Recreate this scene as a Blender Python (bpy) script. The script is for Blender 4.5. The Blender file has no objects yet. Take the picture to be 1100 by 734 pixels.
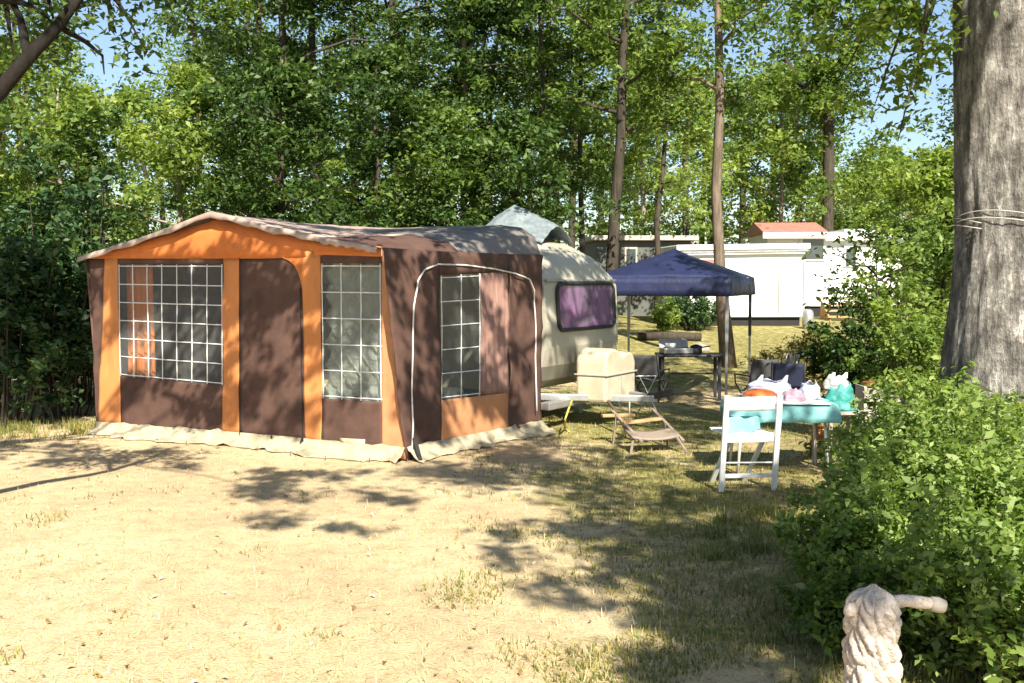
import bpy, math, random
import numpy as np
from mathutils import Vector, Matrix, noise
R = math.radians
rnd = random.Random(7)
nrs = np.random.RandomState(11)
sc = bpy.context.scene
C = sc.collection

# ------------------------------------------------------------------ camera
F = 1123.0
PITCH = math.atan(67.0 / F)
H = 1.75
FWD = Vector((0, math.cos(PITCH), -math.sin(PITCH)))
UPV = Vector((0, math.sin(PITCH), math.cos(PITCH)))
EYE = Vector((0, 0, H))
cam_d = bpy.data.cameras.new('camera')
cam_d.sensor_width = 36.0
cam_d.lens = 36.0 * F / 1100.0
cam_d.clip_end = 1500
cam = bpy.data.objects.new('camera', cam_d)
cam.location = EYE
cam.rotation_euler = (math.pi / 2 - PITCH, 0, 0)
C.objects.link(cam)
sc.camera = cam

def sm(a, b, x):
    t = max(0.0, min(1.0, (x - a) / (b - a)))
    return t * t * (3 - 2 * t)

def gz(x, y):
    z = -0.25 * sm(10.8, 16, y) * (1 - sm(18.5, 24, y)) * sm(0.6, 2.4, x)
    z += 0.55 * sm(19, 33, y) + 0.02 * max(0, y - 33)
    z += 0.03 * noise.noise(Vector((x * .5, y * .5, 3.1))) * sm(1, 3, y) * 0.5
    return z

def ray(px, py):
    return (FWD + Vector((1, 0, 0)) * ((px - 550) / F) + UPV * ((367 - py) / F)).normalized()

def gpt(px, py):
    d = ray(px, py)
    t = 1.0
    for _ in range(600):
        p = EYE + d * t
        if p.z <= gz(p.x, p.y): break
        t += 0.06
    return Vector((p.x, p.y, gz(p.x, p.y)))

def dpt(px, py, depth):
    d = ray(px, py)
    return EYE + d * (depth / d.y)

def ppt(px, py, P, n):
    d = ray(px, py)
    return EYE + d * ((P - EYE).dot(n) / d.dot(n))

def xat(px, depth):
    return (px - 550) / F * depth

# ------------------------------------------------------------------ light
ELEV = R(42)
SUN = Vector((0.25, -0.97, 0)).normalized() * math.cos(ELEV) + Vector((0, 0, math.sin(ELEV)))
w = bpy.data.worlds.new('World')
sc.world = w
w.use_nodes = True
nt = w.node_tree
sky = nt.nodes.new('ShaderNodeTexSky')
sky.sky_type = 'NISHITA'
sky.sun_disc = False
sky.sun_elevation = ELEV
sky.sun_rotation = math.atan2(SUN.x, SUN.y)
sky.air_density = 1.0
sky.dust_density = 0.7
sky.ozone_density = 1.6
nt.links.new(sky.outputs[0], nt.nodes['Background'].inputs[0])
nt.nodes['Background'].inputs[1].default_value = 0.07
sl = bpy.data.lights.new('sun', 'SUN')
sl.energy = 5.0
sl.angle = R(0.5)
sl.color = (1.0, 0.93, 0.80)
so = bpy.data.objects.new('sun', sl)
so.rotation_euler = (-SUN).to_track_quat('-Z', 'Y').to_euler()
so.location = (4, -15, 25)
C.objects.link(so)
vs = sc.view_settings
vs.view_transform = 'Standard'
vs.look = 'None'
vs.exposure = 1.3
vs.gamma = 1.0
vs.use_curve_mapping = False
sc.cycles.max_bounces = 7
sc.cycles.transparent_max_bounces = 12
sc.cycles.use_denoising = True

# ------------------------------------------------------------------ materials
def newmat(name):
    m = bpy.data.materials.new(name)
    m.use_nodes = True
    t = m.node_tree
    b = t.nodes['Principled BSDF']
    return m, t, b

def ramp(t, stops):
    r = t.nodes.new('ShaderNodeValToRGB')
    e = r.color_ramp.elements
    while len(e) < len(stops): e.new(0.5)
    for el, (p, c) in zip(e, stops):
        el.position = p
        el.color = (*c, 1)
    return r

def tex(t, scale, detail=4, rough=.6, kind='ShaderNodeTexNoise', coord='Object', stretch=None):
    tc = t.nodes.new('ShaderNodeTexCoord')
    n = t.nodes.new(kind)
    n.inputs['Scale'].default_value = scale
    if kind == 'ShaderNodeTexNoise':
        n.inputs['Detail'].default_value = detail
        n.inputs['Roughness'].default_value = rough
    if stretch:
        mp = t.nodes.new('ShaderNodeMapping')
        mp.inputs['Scale'].default_value = stretch
        t.links.new(tc.outputs[coord], mp.inputs[0])
        t.links.new(mp.outputs[0], n.inputs['Vector'])
    else:
        t.links.new(tc.outputs[coord], n.inputs['Vector'])
    return n

def bump(t, b, src, strength=.3, dist=.02):
    bp = t.nodes.new('ShaderNodeBump')
    bp.inputs['Strength'].default_value = strength
    bp.inputs['Distance'].default_value = dist
    t.links.new(src, bp.inputs['Height'])
    t.links.new(bp.outputs[0], b.inputs['Normal'])

def sc3(c, k): return tuple(max(0, x * k) for x in c)

def surf(name, col, rough=.7, var=.25, scale=6, bs=.15, bd=.01, trans=0, metal=0, spec=.4, stretch=None, bscale=None, alt=None):
    m, t, b = newmat(name)
    n = tex(t, scale, 6, .65, stretch=stretch)
    r = ramp(t, [(.3, alt if alt else sc3(col, 1 - var)), (.7, sc3(col, 1 + var * .5))])
    t.links.new(n.outputs[0], r.inputs[0])
    t.links.new(r.outputs[0], b.inputs['Base Color'])
    b.inputs['Roughness'].default_value = rough
    b.inputs['Metallic'].default_value = metal
    b.inputs['Specular IOR Level'].default_value = spec
    if bs:
        n2 = tex(t, bscale or scale * 4, 5, .6, stretch=stretch)
        bump(t, b, n2.outputs[0], bs, bd)
    if trans:
        tr = t.nodes.new('ShaderNodeBsdfTranslucent')
        t.links.new(r.outputs[0], tr.inputs[0])
        mx = t.nodes.new('ShaderNodeMixShader')
        mx.inputs[0].default_value = trans
        t.links.new(b.outputs[0], mx.inputs[1])
        t.links.new(tr.outputs[0], mx.inputs[2])
        t.links.new(mx.outputs[0], t.nodes['Material Output'].inputs[0])
    return m

def leafmat(name, cols, trans=.35, rough=.5):
    m, t, b = newmat(name)
    g = t.nodes.new('ShaderNodeNewGeometry')
    k = len(cols)
    r = ramp(t, [(i / (k - 1), c) for i, c in enumerate(cols)])
    t.links.new(g.outputs['Random Per Island'], r.inputs[0])
    n = tex(t, .55, 2)
    mm = t.nodes.new('ShaderNodeMixRGB')
    mm.blend_type = 'MULTIPLY'
    r2 = ramp(t, [(.35, (.72, .78, .8)), (.65, (1.25, 1.15, .9))])
    t.links.new(n.outputs[0], r2.inputs[0])
    mm.inputs[0].default_value = 1
    t.links.new(r.outputs[0], mm.inputs[1])
    t.links.new(r2.outputs[0], mm.inputs[2])
    t.links.new(mm.outputs[0], b.inputs['Base Color'])
    b.inputs['Roughness'].default_value = rough
    b.inputs['Specular IOR Level'].default_value = .35
    tr = t.nodes.new('ShaderNodeBsdfTranslucent')
    hs = t.nodes.new('ShaderNodeMixRGB')
    hs.blend_type = 'MULTIPLY'
    hs.inputs[0].default_value = 1
    hs.inputs[2].default_value = (1.2, 1.25, .7, 1)
    t.links.new(mm.outputs[0], hs.inputs[1])
    t.links.new(hs.outputs[0], tr.inputs[0])
    mx = t.nodes.new('ShaderNodeMixShader')
    mx.inputs[0].default_value = trans
    t.links.new(b.outputs[0], mx.inputs[1])
    t.links.new(tr.outputs[0], mx.inputs[2])
    t.links.new(mx.outputs[0], t.nodes['Material Output'].inputs[0])
    return m

def clear(name, tint=(.8, .85, .8), fac=.16, rough=.12):
    m, t, b = newmat(name)
    tp = t.nodes.new('ShaderNodeBsdfTransparent')
    tp.inputs[0].default_value = (*tint, 1)
    b.inputs['Base Color'].default_value = (.75, .78, .76, 1)
    b.inputs['Roughness'].default_value = rough
    n = tex(t, 3, 3)
    bump(t, b, n.outputs[0], .8, .08)
    mx = t.nodes.new('ShaderNodeMixShader')
    mx.inputs[0].default_value = fac
    t.links.new(tp.outputs[0], mx.inputs[1])
    t.links.new(b.outputs[0], mx.inputs[2])
    t.links.new(mx.outputs[0], t.nodes['Material Output'].inputs[0])
    return m

def barkmat(name, c1, c2, scale=5, strength=1.0, dist=.05):
    m, t, b = newmat(name)
    n = tex(t, scale, 8, .7, stretch=(3.2, 3.2, .45))
    n2 = tex(t, scale * .35, 4, .6)
    r = ramp(t, [(.32, c1), (.5, tuple((a + b_) / 2 for a, b_ in zip(c1, c2))), (.66, c2)])
    mx = t.nodes.new('ShaderNodeMath')
    mx.operation = 'MULTIPLY_ADD'
    mx.inputs[1].default_value = .75
    t.links.new(n.outputs[0], mx.inputs[0])
    m2 = t.nodes.new('ShaderNodeMath')
    m2.operation = 'MULTIPLY'
    m2.inputs[1].default_value = .27
    t.links.new(n2.outputs[0], m2.inputs[0])
    t.links.new(m2.outputs[0], mx.inputs[2])
    t.links.new(mx.outputs[0], r.inputs[0])
    t.links.new(r.outputs[0], b.inputs['Base Color'])
    b.inputs['Roughness'].default_value = .9
    b.inputs['Specular IOR Level'].default_value = .15
    bump(t, b, n.outputs[0], strength, dist)
    return m

def oakmat():
    m, t, b = newmat('oak_bark')
    L = t.links
    v = tex(t, 13, 7, .72, stretch=(1, 1, .20))
    v2 = tex(t, 9, 5, .65, stretch=(1, 1, .55))
    mv = t.nodes.new('ShaderNodeMath'); mv.operation = 'MULTIPLY_ADD'; mv.inputs[1].default_value = .6
    hv = t.nodes.new('ShaderNodeMath'); hv.operation = 'MULTIPLY'; hv.inputs[1].default_value = .4
    L.new(v2.outputs[0], hv.inputs[0])
    L.new(v.outputs[0], mv.inputs[0]); L.new(hv.outputs[0], mv.inputs[2])
    rv = ramp(t, [(.40, (.0, .0, .0)), (.485, (.55, .55, .55)), (.57, (1, 1, 1))])
    L.new(mv.outputs[0], rv.inputs[0])
    n1 = tex(t, 26, 6, .75)
    n2 = tex(t, 2.2, 4, .6)
    col = ramp(t, [(.3, (.24, .225, .205)), (.5, (.43, .41, .38)), (.68, (.60, .58, .545))])
    L.new(n1.outputs[0], col.inputs[0])
    big = ramp(t, [(.35, (.6, .58, .55)), (.6, (1.15, 1.13, 1.1))])
    L.new(n2.outputs[0], big.inputs[0])
    a = t.nodes.new('ShaderNodeMixRGB'); a.blend_type = 'MULTIPLY'; a.inputs[0].default_value = 1
    L.new(col.outputs[0], a.inputs[1]); L.new(big.outputs[0], a.inputs[2])
    crk = t.nodes.new('ShaderNodeMixRGB'); crk.inputs[1].default_value = (.13, .12, .108, 1)
    L.new(rv.outputs[0], crk.inputs[0]); L.new(a.outputs[0], crk.inputs[2])
    L.new(crk.outputs[0], b.inputs['Base Color'])
    b.inputs['Roughness'].default_value = .95
    b.inputs['Specular IOR Level'].default_value = .1
    ad = t.nodes.new('ShaderNodeMath'); ad.operation = 'MULTIPLY_ADD'; ad.inputs[1].default_value = .45
    L.new(n1.outputs[0], ad.inputs[0]); L.new(rv.outputs[0], ad.inputs[2])
    bump(t, b, ad.outputs[0], 1.0, .06)
    return m

def groundmat():
    m, t, b = newmat('dry_ground')
    L = t.links
    n1 = tex(t, .55, 6, .7)
    n2 = tex(t, 7, 8, .75)
    n3 = tex(t, 60, 4, .7)
    n3b = tex(t, 1.7, 5, .7)
    r1 = ramp(t, [(.3, (.50, .36, .225)), (.5, (.58, .455, .275)), (.7, (.64, .55, .36))])
    L.new(n1.outputs[0], r1.inputs[0])
    r2 = ramp(t, [(.30, (.62, .58, .5)), (.5, (.95, .95, .95)), (.75, (1.2, 1.18, 1.12))])
    L.new(n2.outputs[0], r2.inputs[0])
    a = t.nodes.new('ShaderNodeMixRGB'); a.blend_type = 'MULTIPLY'; a.inputs[0].default_value = .8
    L.new(r1.outputs[0], a.inputs[1]); L.new(r2.outputs[0], a.inputs[2])
    r3 = ramp(t, [(.32, (.55, .5, .42)), (.5, (1, 1, 1)), (.7, (1.15, 1.12, 1.05))])
    L.new(n3.outputs[0], r3.inputs[0])
    a2 = t.nodes.new('ShaderNodeMixRGB'); a2.blend_type = 'MULTIPLY'; a2.inputs[0].default_value = .75
    L.new(a.outputs[0], a2.inputs[1]); L.new(r3.outputs[0], a2.inputs[2])
    # moss and short green grass where the vertex attribute says it grows
    at = t.nodes.new('ShaderNodeAttribute'); at.attribute_name = 'green'
    ad = t.nodes.new('ShaderNodeMath'); ad.operation = 'ADD'
    L.new(at.outputs['Fac'], ad.inputs[0]); L.new(n3b.outputs[0], ad.inputs[1])
    rg = ramp(t, [(.78, (0, 0, 0)), (1.0, (1, 1, 1))])
    L.new(ad.outputs[0], rg.inputs[0])
    gcol = ramp(t, [(.32, (.12, .10, .045)), (.48, (.22, .20, .07)), (.68, (.46, .40, .16))])
    L.new(n2.outputs[0], gcol.inputs[0])
    a3 = t.nodes.new('ShaderNodeMixRGB')
    L.new(rg.outputs[0], a3.inputs[0]); L.new(a2.outputs[0], a3.inputs[1]); L.new(gcol.outputs[0], a3.inputs[2])
    L.new(a3.outputs[0], b.inputs['Base Color'])
    b.inputs['Roughness'].default_value = .95
    b.inputs['Specular IOR Level'].default_value = .1
    mixh = t.nodes.new('ShaderNodeMath'); mixh.operation = 'ADD'
    L.new(n2.outputs[0], mixh.inputs[0]); L.new(n3.outputs[0], mixh.inputs[1])
    bump(t, b, mixh.outputs[0], .7, .03)
    return m

M = dict(
    ground=groundmat(),
    brown=surf('brown_canvas', (.105, .056, .042), .8, .35, 5, .3, .006, trans=.06, bscale=90),
    orange=surf('orange_canvas', (.72, .225, .055), .75, .22, 4, .3, .006, trans=.2, bscale=90),
    tan=surf('light_orange_canvas', (.64, .30, .14), .75, .2, 4, .3, .006, trans=.2, bscale=90),  # lighter orange for the corner flap and lower side panel
    roof=surf('beige_roof_canvas', (.46, .36, .30), .65, .3, 3, .35, .006, trans=.12, bscale=70, alt=(.28, .20, .165)),  # beige with darker brown patches
    grey=surf('grey_roof_canvas', (.19, .17, .155), .45, .2, 3, .3, .006, bscale=60),  # grey tone for the rear of the awning roof
    cream=surf('cream_mud_flap', (.50, .43, .29), .8, .35, 7, .5, .02, trans=.1, bscale=20, alt=(.24, .21, .14)),
    white_trim=surf('white_piping', (.72, .68, .64), .5, .15, 8, 0),
    lattice=surf('printed_lattice_white', (.74, .74, .72), .5, .12, 8, 0),
    clear=clear('clear_vinyl', (.76, .80, .74), .09),
    pillar=surf('sunlit_orange_canvas', (.72, .285, .092), .75, .2, 4, .3, .006, trans=.2, bscale=90, stretch=(1, 1, .4)),  # orange canvas made lighter; sunlight on the pillars is put into the colour
    net=clear('net_curtain', (.62, .6, .55), .42, .7),
    curtain=surf('pink_curtain', (.46, .27, .22), .85, .35, 9, .3, .01, trans=.3, stretch=(3, 3, .4)),
    caravan=surf('caravan_cream_paint', (.42, .395, .315), .35, .18, 2.2, .08, .004, spec=.5, bscale=12),
    caravan_trim=surf('caravan_trim_alloy', (.42, .41, .39), .4, .15, 9, 0, metal=.6),
    rubber=surf('black_rubber', (.02, .02, .02), .6, .2, 9, .1),
    purple=surf('purple_curtain', (.22, .07, .20), .8, .5, 5, .2, .01, stretch=(1, 1, .5), alt=(.05, .022, .055)),
    glass=clear('window_glass', (.93, .93, .95), .05, .03),
    tarp=surf('bluish_plastic_sheet', (.27, .32, .33), .3, .45, 9, .7, .03, trans=.25, bscale=9),
    box=surf('beige_box_plastic', (.50, .43, .31), .5, .2, 5, .15, .006),
    steel=surf('dull_zinc_steel', (.38, .38, .37), .45, .25, 10, .1, metal=.5),
    darkmetal=surf('dark_painted_metal', (.03, .03, .032), .5, .3, 10, .1),
    palesteel=surf('white_enamel_tube', (.70, .70, .68), .4, .12, 10, 0),
    stick=surf('weathered_stick', (.11, .075, .05), .85, .3, 20, .5, .006, stretch=(1, 1, .3)),
    hose=surf('yellow_hose', (.45, .38, .08), .5, .2, 10, 0),
    wood=surf('warm_wood', (.46, .27, .13), .6, .3, 9, .2, .004, stretch=(1, 6, 6)),
    deck=surf('orange_deck_wood', (.50, .28, .11), .7, .3, 6, .2, .004, stretch=(.4, 5, 5)),
    greywood=surf('weathered_pale_wood', (.45, .40, .34), .8, .3, 9, .3, .005, stretch=(1, 6, 6)),
    whitewood=surf('white_painted_wood', (.78, .77, .74), .5, .1, 12, .1, .003),
    turq=surf('turquoise_cloth', (.27, .61, .60), .8, .25, 6, .3, .008, trans=.15, bscale=60),
    white_plastic=surf('white_plastic', (.78, .78, .76), .4, .08, 6, 0),
    orange_plastic=surf('orange_plastic', (.75, .17, .04), .45, .15, 6, 0),
    bag_blue=surf('thin_bluish_bag', (.56, .60, .74), .35, .22, 9, .8, .03, trans=.35, bscale=12),
    bag_teal=surf('teal_bag_film', (.08, .40, .355), .4, .5, 9, .8, .03, trans=.2, bscale=12),
    bag_pink=surf('pale_pink_bag', (.62, .45, .55), .4, .3, 9, .7, .03, trans=.3, bscale=12),
    bag_grey=surf('pale_grey_bag', (.52, .52, .50), .5, .3, 14, .6, .02, trans=.2, bscale=15),
    gazebo=surf('navy_gazebo_fabric', (.016, .022, .070), .5, .35, 3, .5, .02, trans=.06, spec=.6, bscale=7),
    navy=surf('navy_chair_fabric', (.02, .025, .06), .8, .3, 8, .2),
    greyfab=surf('grey_chair_fabric', (.075, .075, .08), .8, .3, 8, .2),
    home_white=surf('white_cladding', (.74, .74, .72), .45, .06, 2, 0),
    home_grey=surf('grey_green_cladding', (.11, .115, .10), .7, .2, 3, .1),
    red_roof=surf('red_roof_sheet', (.42, .17, .13), .6, .25, 5, .2),
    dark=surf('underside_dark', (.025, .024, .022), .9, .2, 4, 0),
    pane_dark=surf('window_pane_dark', (.05, .065, .07), .12, .2, 3, 0, spec=.7),
    post_whitish=surf('whitish_post', (.68, .60, .53), .9, .3, 30, 1.0, .015, bscale=110, alt=(.42, .35, .28)),  # whitish post; darker alt tone stands in for pinkish crevice shade
    palewood=surf('dull_pale_wood', (.27, .21, .165), .8, .35, 9, .3, .005, stretch=(1, 6, 6)),
    twine=surf('pale_twine', (.55, .52, .46), .9, .2, 30, .3),
    stone=surf('grey_stone', (.30, .27, .22), .9, .3, 8, .5, .02),
    bark_oak=oakmat(),
    bark_dark=barkmat('dark_bark', (.022, .018, .014), (.09, .075, .055), 6, .8, .03),
    bark_pine=barkmat('ruddy_bark', (.05, .037, .028), (.24, .185, .135), 6, .8, .03),
    bark_pale=barkmat('pale_bark', (.12, .10, .075), (.36, .31, .25), 6, .6, .03),
    leaf_mid=leafmat('leaf_mid', [(.06, .115, .022), (.12, .20, .04), (.22, .30, .075)], .46),
    leaf_dark=leafmat('leaf_dark', [(.022, .052, .013), (.048, .10, .022), (.135, .205, .055)], .36),  # dark greens; on the central trees they stand in for shade
    leaf_light=leafmat('leaf_light', [(.14, .22, .04), (.22, .31, .07), (.33, .41, .13)], .48),
    leaf_blue=leafmat('leaf_bluegreen', [(.025, .065, .022), (.045, .10, .035), (.09, .15, .055)], .25),
    leaf_shrub=leafmat('leaf_shrub', [(.12, .20, .035), (.21, .31, .07), (.36, .44, .16)], .45),
    leaf_olive=leafmat('leaf_olive', [(.06, .06, .02), (.13, .12, .035), (.24, .20, .08)], .25),
    bark_backlit=barkmat('backlit_bark', (.008, .007, .006), (.030, .025, .02), 6, .8, .03),  # near-black stands in for the backlighting of the upper left limbs
    grass=leafmat('grass_blade', [(.10, .15, .03), (.20, .21, .06), (.38, .31, .12)], .3),
    straw=leafmat('straw_blade', [(.42, .32, .16), (.58, .46, .25), (.70, .60, .38)], .15),
    litter=leafmat('dry_leaf', [(.20, .12, .06), (.42, .29, .15), (.66, .6, .48)], .15),
)

# ------------------------------------------------------------------ builders
WM = {}

def thing(name, label, cat, loc=(0, 0, 0), rotz=0, group=None):
    o = bpy.data.objects.new(name, None)
    o.empty_display_size = .2
    C.objects.link(o)
    o.location = loc
    o.rotation_euler = (0, 0, rotz)
    WM[o.name] = Matrix.Translation(Vector(loc)) @ Matrix.Rotation(rotz, 4, 'Z')
    o['label'] = label
    o['category'] = cat
    if group: o['group'] = group
    return o

def tag(o, label, cat, group=None):
    o['label'] = label; o['category'] = cat
    if group: o['group'] = group
    return o

def dup(root, loc, rotz, label=None, s=1.0):
    r = root.copy(); C.objects.link(r)
    r.location = loc; r.rotation_euler = (0, 0, rotz); r.scale = (s, s, s)
    if label: r['label'] = label
    for ch in list(root.children):
        c = ch.copy(); C.objects.link(c); c.parent = r
        for g in list(ch.children):
            d = g.copy(); C.objects.link(d); d.parent = c
    return r

def link_mesh(name, verts, faces, mats, parent=None, world=False, smooth=False, midx=None, loc=None):
    me = bpy.data.meshes.new(name)
    if parent is not None and world:
        inv = WM[parent.name].inverted()
        verts = [inv @ Vector(v) for v in verts]
    elif loc is not None:
        verts = [Vector(v) - Vector(loc) for v in verts]
    me.from_pydata([tuple(v) for v in verts], [], faces)
    for m in (mats if isinstance(mats, (list, tuple)) else [mats]): me.materials.append(m)
    if midx: me.polygons.foreach_set('material_index', midx)
    if smooth: me.polygons.foreach_set('use_smooth', [True] * len(faces))
    me.update()
    o = bpy.data.objects.new(name, me)
    C.objects.link(o)
    if parent is not None:
        o.parent = parent
        WM[o.name] = WM[parent.name]
    elif loc is not None:
        o.location = loc
        WM[o.name] = Matrix.Translation(Vector(loc))
    else:
        WM[o.name] = Matrix.Identity(4)
    return o

class MB:
    def __init__(s): s.v = []; s.f = []
    def box(s, c, d, rot=None):
        c = Vector(c); b = len(s.v)
        for x in (-.5, .5):
            for y in (-.5, .5):
                for z in (-.5, .5):
                    p = Vector((x * d[0], y * d[1], z * d[2]))
                    if rot: p = rot @ p
                    s.v.append(c + p)
        for f in ((0, 1, 3, 2), (4, 6, 7, 5), (0, 4, 5, 1), (2, 3, 7, 6), (0, 2, 6, 4), (1, 5, 7, 3)):
            s.f.append(tuple(b + i for i in f))
        return s
    def bar(s, a, b_, wd, ht=None, up=(0, 0, 1)):
        a = Vector(a); b_ = Vector(b_); ht = ht or wd
        d = (b_ - a); L = d.length; d.normalize()
        u = Vector(up)
        if abs(d.dot(u)) > .98: u = Vector((0, 1, 0))
        x = d.cross(u).normalized(); z = x.cross(d).normalized()
        rot = Matrix((x, d, z)).transposed()
        return s.box((a + b_) / 2, (wd, L, ht), rot)
    def tube(s, pts, r, n=8, cap=True):
        pts = [Vector(p) for p in pts]
        if not isinstance(r, (list, tuple)): r = [r] * len(pts)
        b = len(s.v); prev = None
        for i, p in enumerate(pts):
            d = (pts[min(i + 1, len(pts) - 1)] - pts[max(i - 1, 0)]).normalized()
            if prev is None:
                u = Vector((0, 0, 1)) if abs(d.z) < .9 else Vector((1, 0, 0))
                x = d.cross(u).normalized()
            else:
                x = (prev - d * prev.dot(d)).normalized()
            prev = x
            y = d.cross(x)
            for k in range(n):
                a = 2 * math.pi * k / n
                s.v.append(p + (x * math.cos(a) + y * math.sin(a)) * r[i])
        for i in range(len(pts) - 1):
            for k in range(n):
                k2 = (k + 1) % n
                s.f.append((b + i * n + k, b + i * n + k2, b + (i + 1) * n + k2, b + (i + 1) * n + k))
        if cap:
            s.f.append(tuple(b + k for k in range(n))[::-1])
            s.f.append(tuple(b + (len(pts) - 1) * n + k for k in range(n)))
        return s
    def grid(s, rows):
        b = len(s.v); nr = len(rows); nc = len(rows[0])
        for r_ in rows: s.v += [Vector(p) for p in r_]
        for i in range(nr - 1):
            for j in range(nc - 1):
                s.f.append((b + i * nc + j, b + i * nc + j + 1, b + (i + 1) * nc + j + 1, b + (i + 1) * nc + j))
        return s
    def lathe(s, prof, n=20, c=(0, 0, 0)):
        b = len(s.v)
        for r_, z in prof:
            for k in range(n):
                a = 2 * math.pi * k / n
                s.v.append(Vector(c) + Vector((r_ * math.cos(a), r_ * math.sin(a), z)))
        for i in range(len(prof) - 1):
            for k in range(n):
                k2 = (k + 1) % n
                s.f.append((b + i * n + k, b + i * n + k2, b + (i + 1) * n + k2, b + (i + 1) * n + k))
        s.f.append(tuple(b + k for k in range(n))[::-1])
        s.f.append(tuple(b + (len(prof) - 1) * n + k for k in range(n)))
        return s
    def prism(s, poly, off):
        """closed polygon of 3D points extruded by vector off"""
        b = len(s.v); n = len(poly); off = Vector(off)
        s.v += [Vector(p) for p in poly] + [Vector(p) + off for p in poly]
        s.f.append(tuple(b + i for i in range(n))[::-1])
        s.f.append(tuple(b + n + i for i in range(n)))
        for i in range(n):
            j = (i + 1) % n
            s.f.append((b + i, b + j, b + n + j, b + n + i))
        return s
    def build(s, name, mat, parent=None, world=False, smooth=False, bevel=0, solid=0, loc=None):
        o = link_mesh(name, s.v, s.f, mat, parent, world, smooth, loc=loc)
        if solid:
            md = o.modifiers.new('thickness', 'SOLIDIFY'); md.thickness = solid; md.offset = 0
        if bevel:
            md = o.modifiers.new('soft_edges', 'BEVEL'); md.width = bevel; md.segments = 2; md.limit_method = 'ANGLE'
        return o

def arr_mesh(name, V, Fq, mats, midx=None, parent=None, smooth=False):
    """fast mesh from numpy arrays: V (n,3), Fq (m,4)"""
    me = bpy.data.meshes.new(name)
    me.vertices.add(len(V)); me.vertices.foreach_set('co', V.astype(np.float32).ravel())
    m = len(Fq)
    me.loops.add(m * 4); me.loops.foreach_set('vertex_index', Fq.astype(np.int32).ravel())
    me.polygons.add(m); me.polygons.foreach_set('loop_start', np.arange(0, m * 4, 4, dtype=np.int32))
    for mt in mats: me.materials.append(mt)
    if midx is not None: me.polygons.foreach_set('material_index', midx.astype(np.int32))
    me.update(calc_edges=True)
    o = bpy.data.objects.new(name, me)
    C.objects.link(o)
    if parent is not None: o.parent = parent
    return o

def leaves(cent, size, rs, upbias=.35, width=.5, fold=.15):
    """diamond leaves at cent (n,3)"""
    n = len(cent)
    a = rs.normal(size=(n, 3)); a[:, 2] *= .6; a[:, 2] -= .15
    a /= np.linalg.norm(a, axis=1, keepdims=True)
    nn = rs.normal(size=(n, 3)); nn[:, 2] = np.abs(nn[:, 2]) + upbias
    b = np.cross(nn, a); b /= np.linalg.norm(b, axis=1, keepdims=True) + 1e-9
    nr = np.cross(a, b)
    L = size * (.6 + .8 * rs.rand(n, 1))
    v0 = cent - a * L * .5
    v2 = cent + a * L * .5
    v1 = cent + b * L * width * .5 + nr * L * fold - a * L * .08
    v3 = cent - b * L * width * .5 + nr * L * fold - a * L * .08
    V = np.stack([v0, v1, v2, v3], 1).reshape(-1, 3)
    Fq = np.arange(n * 4).reshape(n, 4)
    return V, Fq

def clump_leaves(centers, per, rad, rs, flat=.6):
    """leaf centers gathered in clumps"""
    out = []
    for c in centers:
        k = max(3, int(per * (.6 + .8 * rs.rand())))
        r = rad * (.6 + .8 * rs.rand())
        p = rs.normal(size=(k, 3)) * r * .55
        p[:, 2] *= flat
        out.append(p + np.array(c))
    return np.concatenate(out)

# ------------------------------------------------------------------ ground
def green_amount(x, y):
    p = noise.noise(Vector((x * .35, y * .35, 9.0)))
    g = .44 * sm(-.9, 1.5, x + .22 * (y - 4.5) * (1 - sm(8, 12, y)) * .6) * (1 - sm(12, 18, y))
    g += .34 * sm(10.8, 13, y + (.3 * max(0, -x - 3)))
    g += .10 * (1 - sm(-1, 3, y)) * 0
    g += .22 * sm(17.5, 20, y)
    return g + p * .16 - .02

def build_ground():
    xs = np.concatenate([-np.geomspace(160, 9, 26), np.linspace(-8.5, 8.5, 120), np.geomspace(9, 160, 26)])
    ys = np.concatenate([-np.geomspace(60, 3, 14), np.linspace(-2.5, 24, 190), np.geomspace(24.6, 220, 40)])
    V = np.array([(x, y, gz(x, y)) for y in ys for x in xs])
    nx = len(xs)
    i = np.arange(len(ys) - 1)[:, None] * nx + np.arange(nx - 1)[None, :]
    i = i.ravel()
    Fq = np.stack([i, i + 1, i + nx + 1, i + nx], 1)
    o = arr_mesh('ground', V, Fq, [M['ground']])
    at = o.data.attributes.new('green', 'FLOAT', 'POINT')
    at.data.foreach_set('value', np.array([green_amount(p[0], p[1]) for p in V], dtype=np.float32))
    o.data.polygons.foreach_set('use_smooth', [True] * len(Fq))
    o['kind'] = 'structure'
build_ground()

def blades(name, pts, hgt, mat, rs, wid=.006, lean=.5):
    n = len(pts)
    a = rs.rand(n) * 2 * math.pi
    d = np.stack([np.cos(a), np.sin(a), np.zeros(n)], 1)
    s = np.stack([-np.sin(a), np.cos(a), np.zeros(n)], 1)
    h = hgt * (.5 + rs.rand(n, 1))
    ln = lean * (rs.rand(n, 1) * 1.3)
    up = np.array([[0, 0, 1.0]])
    tip = pts + up * h * np.sqrt(np.clip(1 - .5 * ln ** 2, .02, 1)) + d * h * ln
    w_ = wid * (.7 + .6 * rs.rand(n, 1))
    V = np.stack([pts - s * w_, pts + s * w_, tip + s * w_ * .25, tip - s * w_ * .25], 1).reshape(-1, 3)
    o = arr_mesh(name, V, np.arange(n * 4).reshape(n, 4), [mat])
    o['kind'] = 'stuff'
    return o

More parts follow.
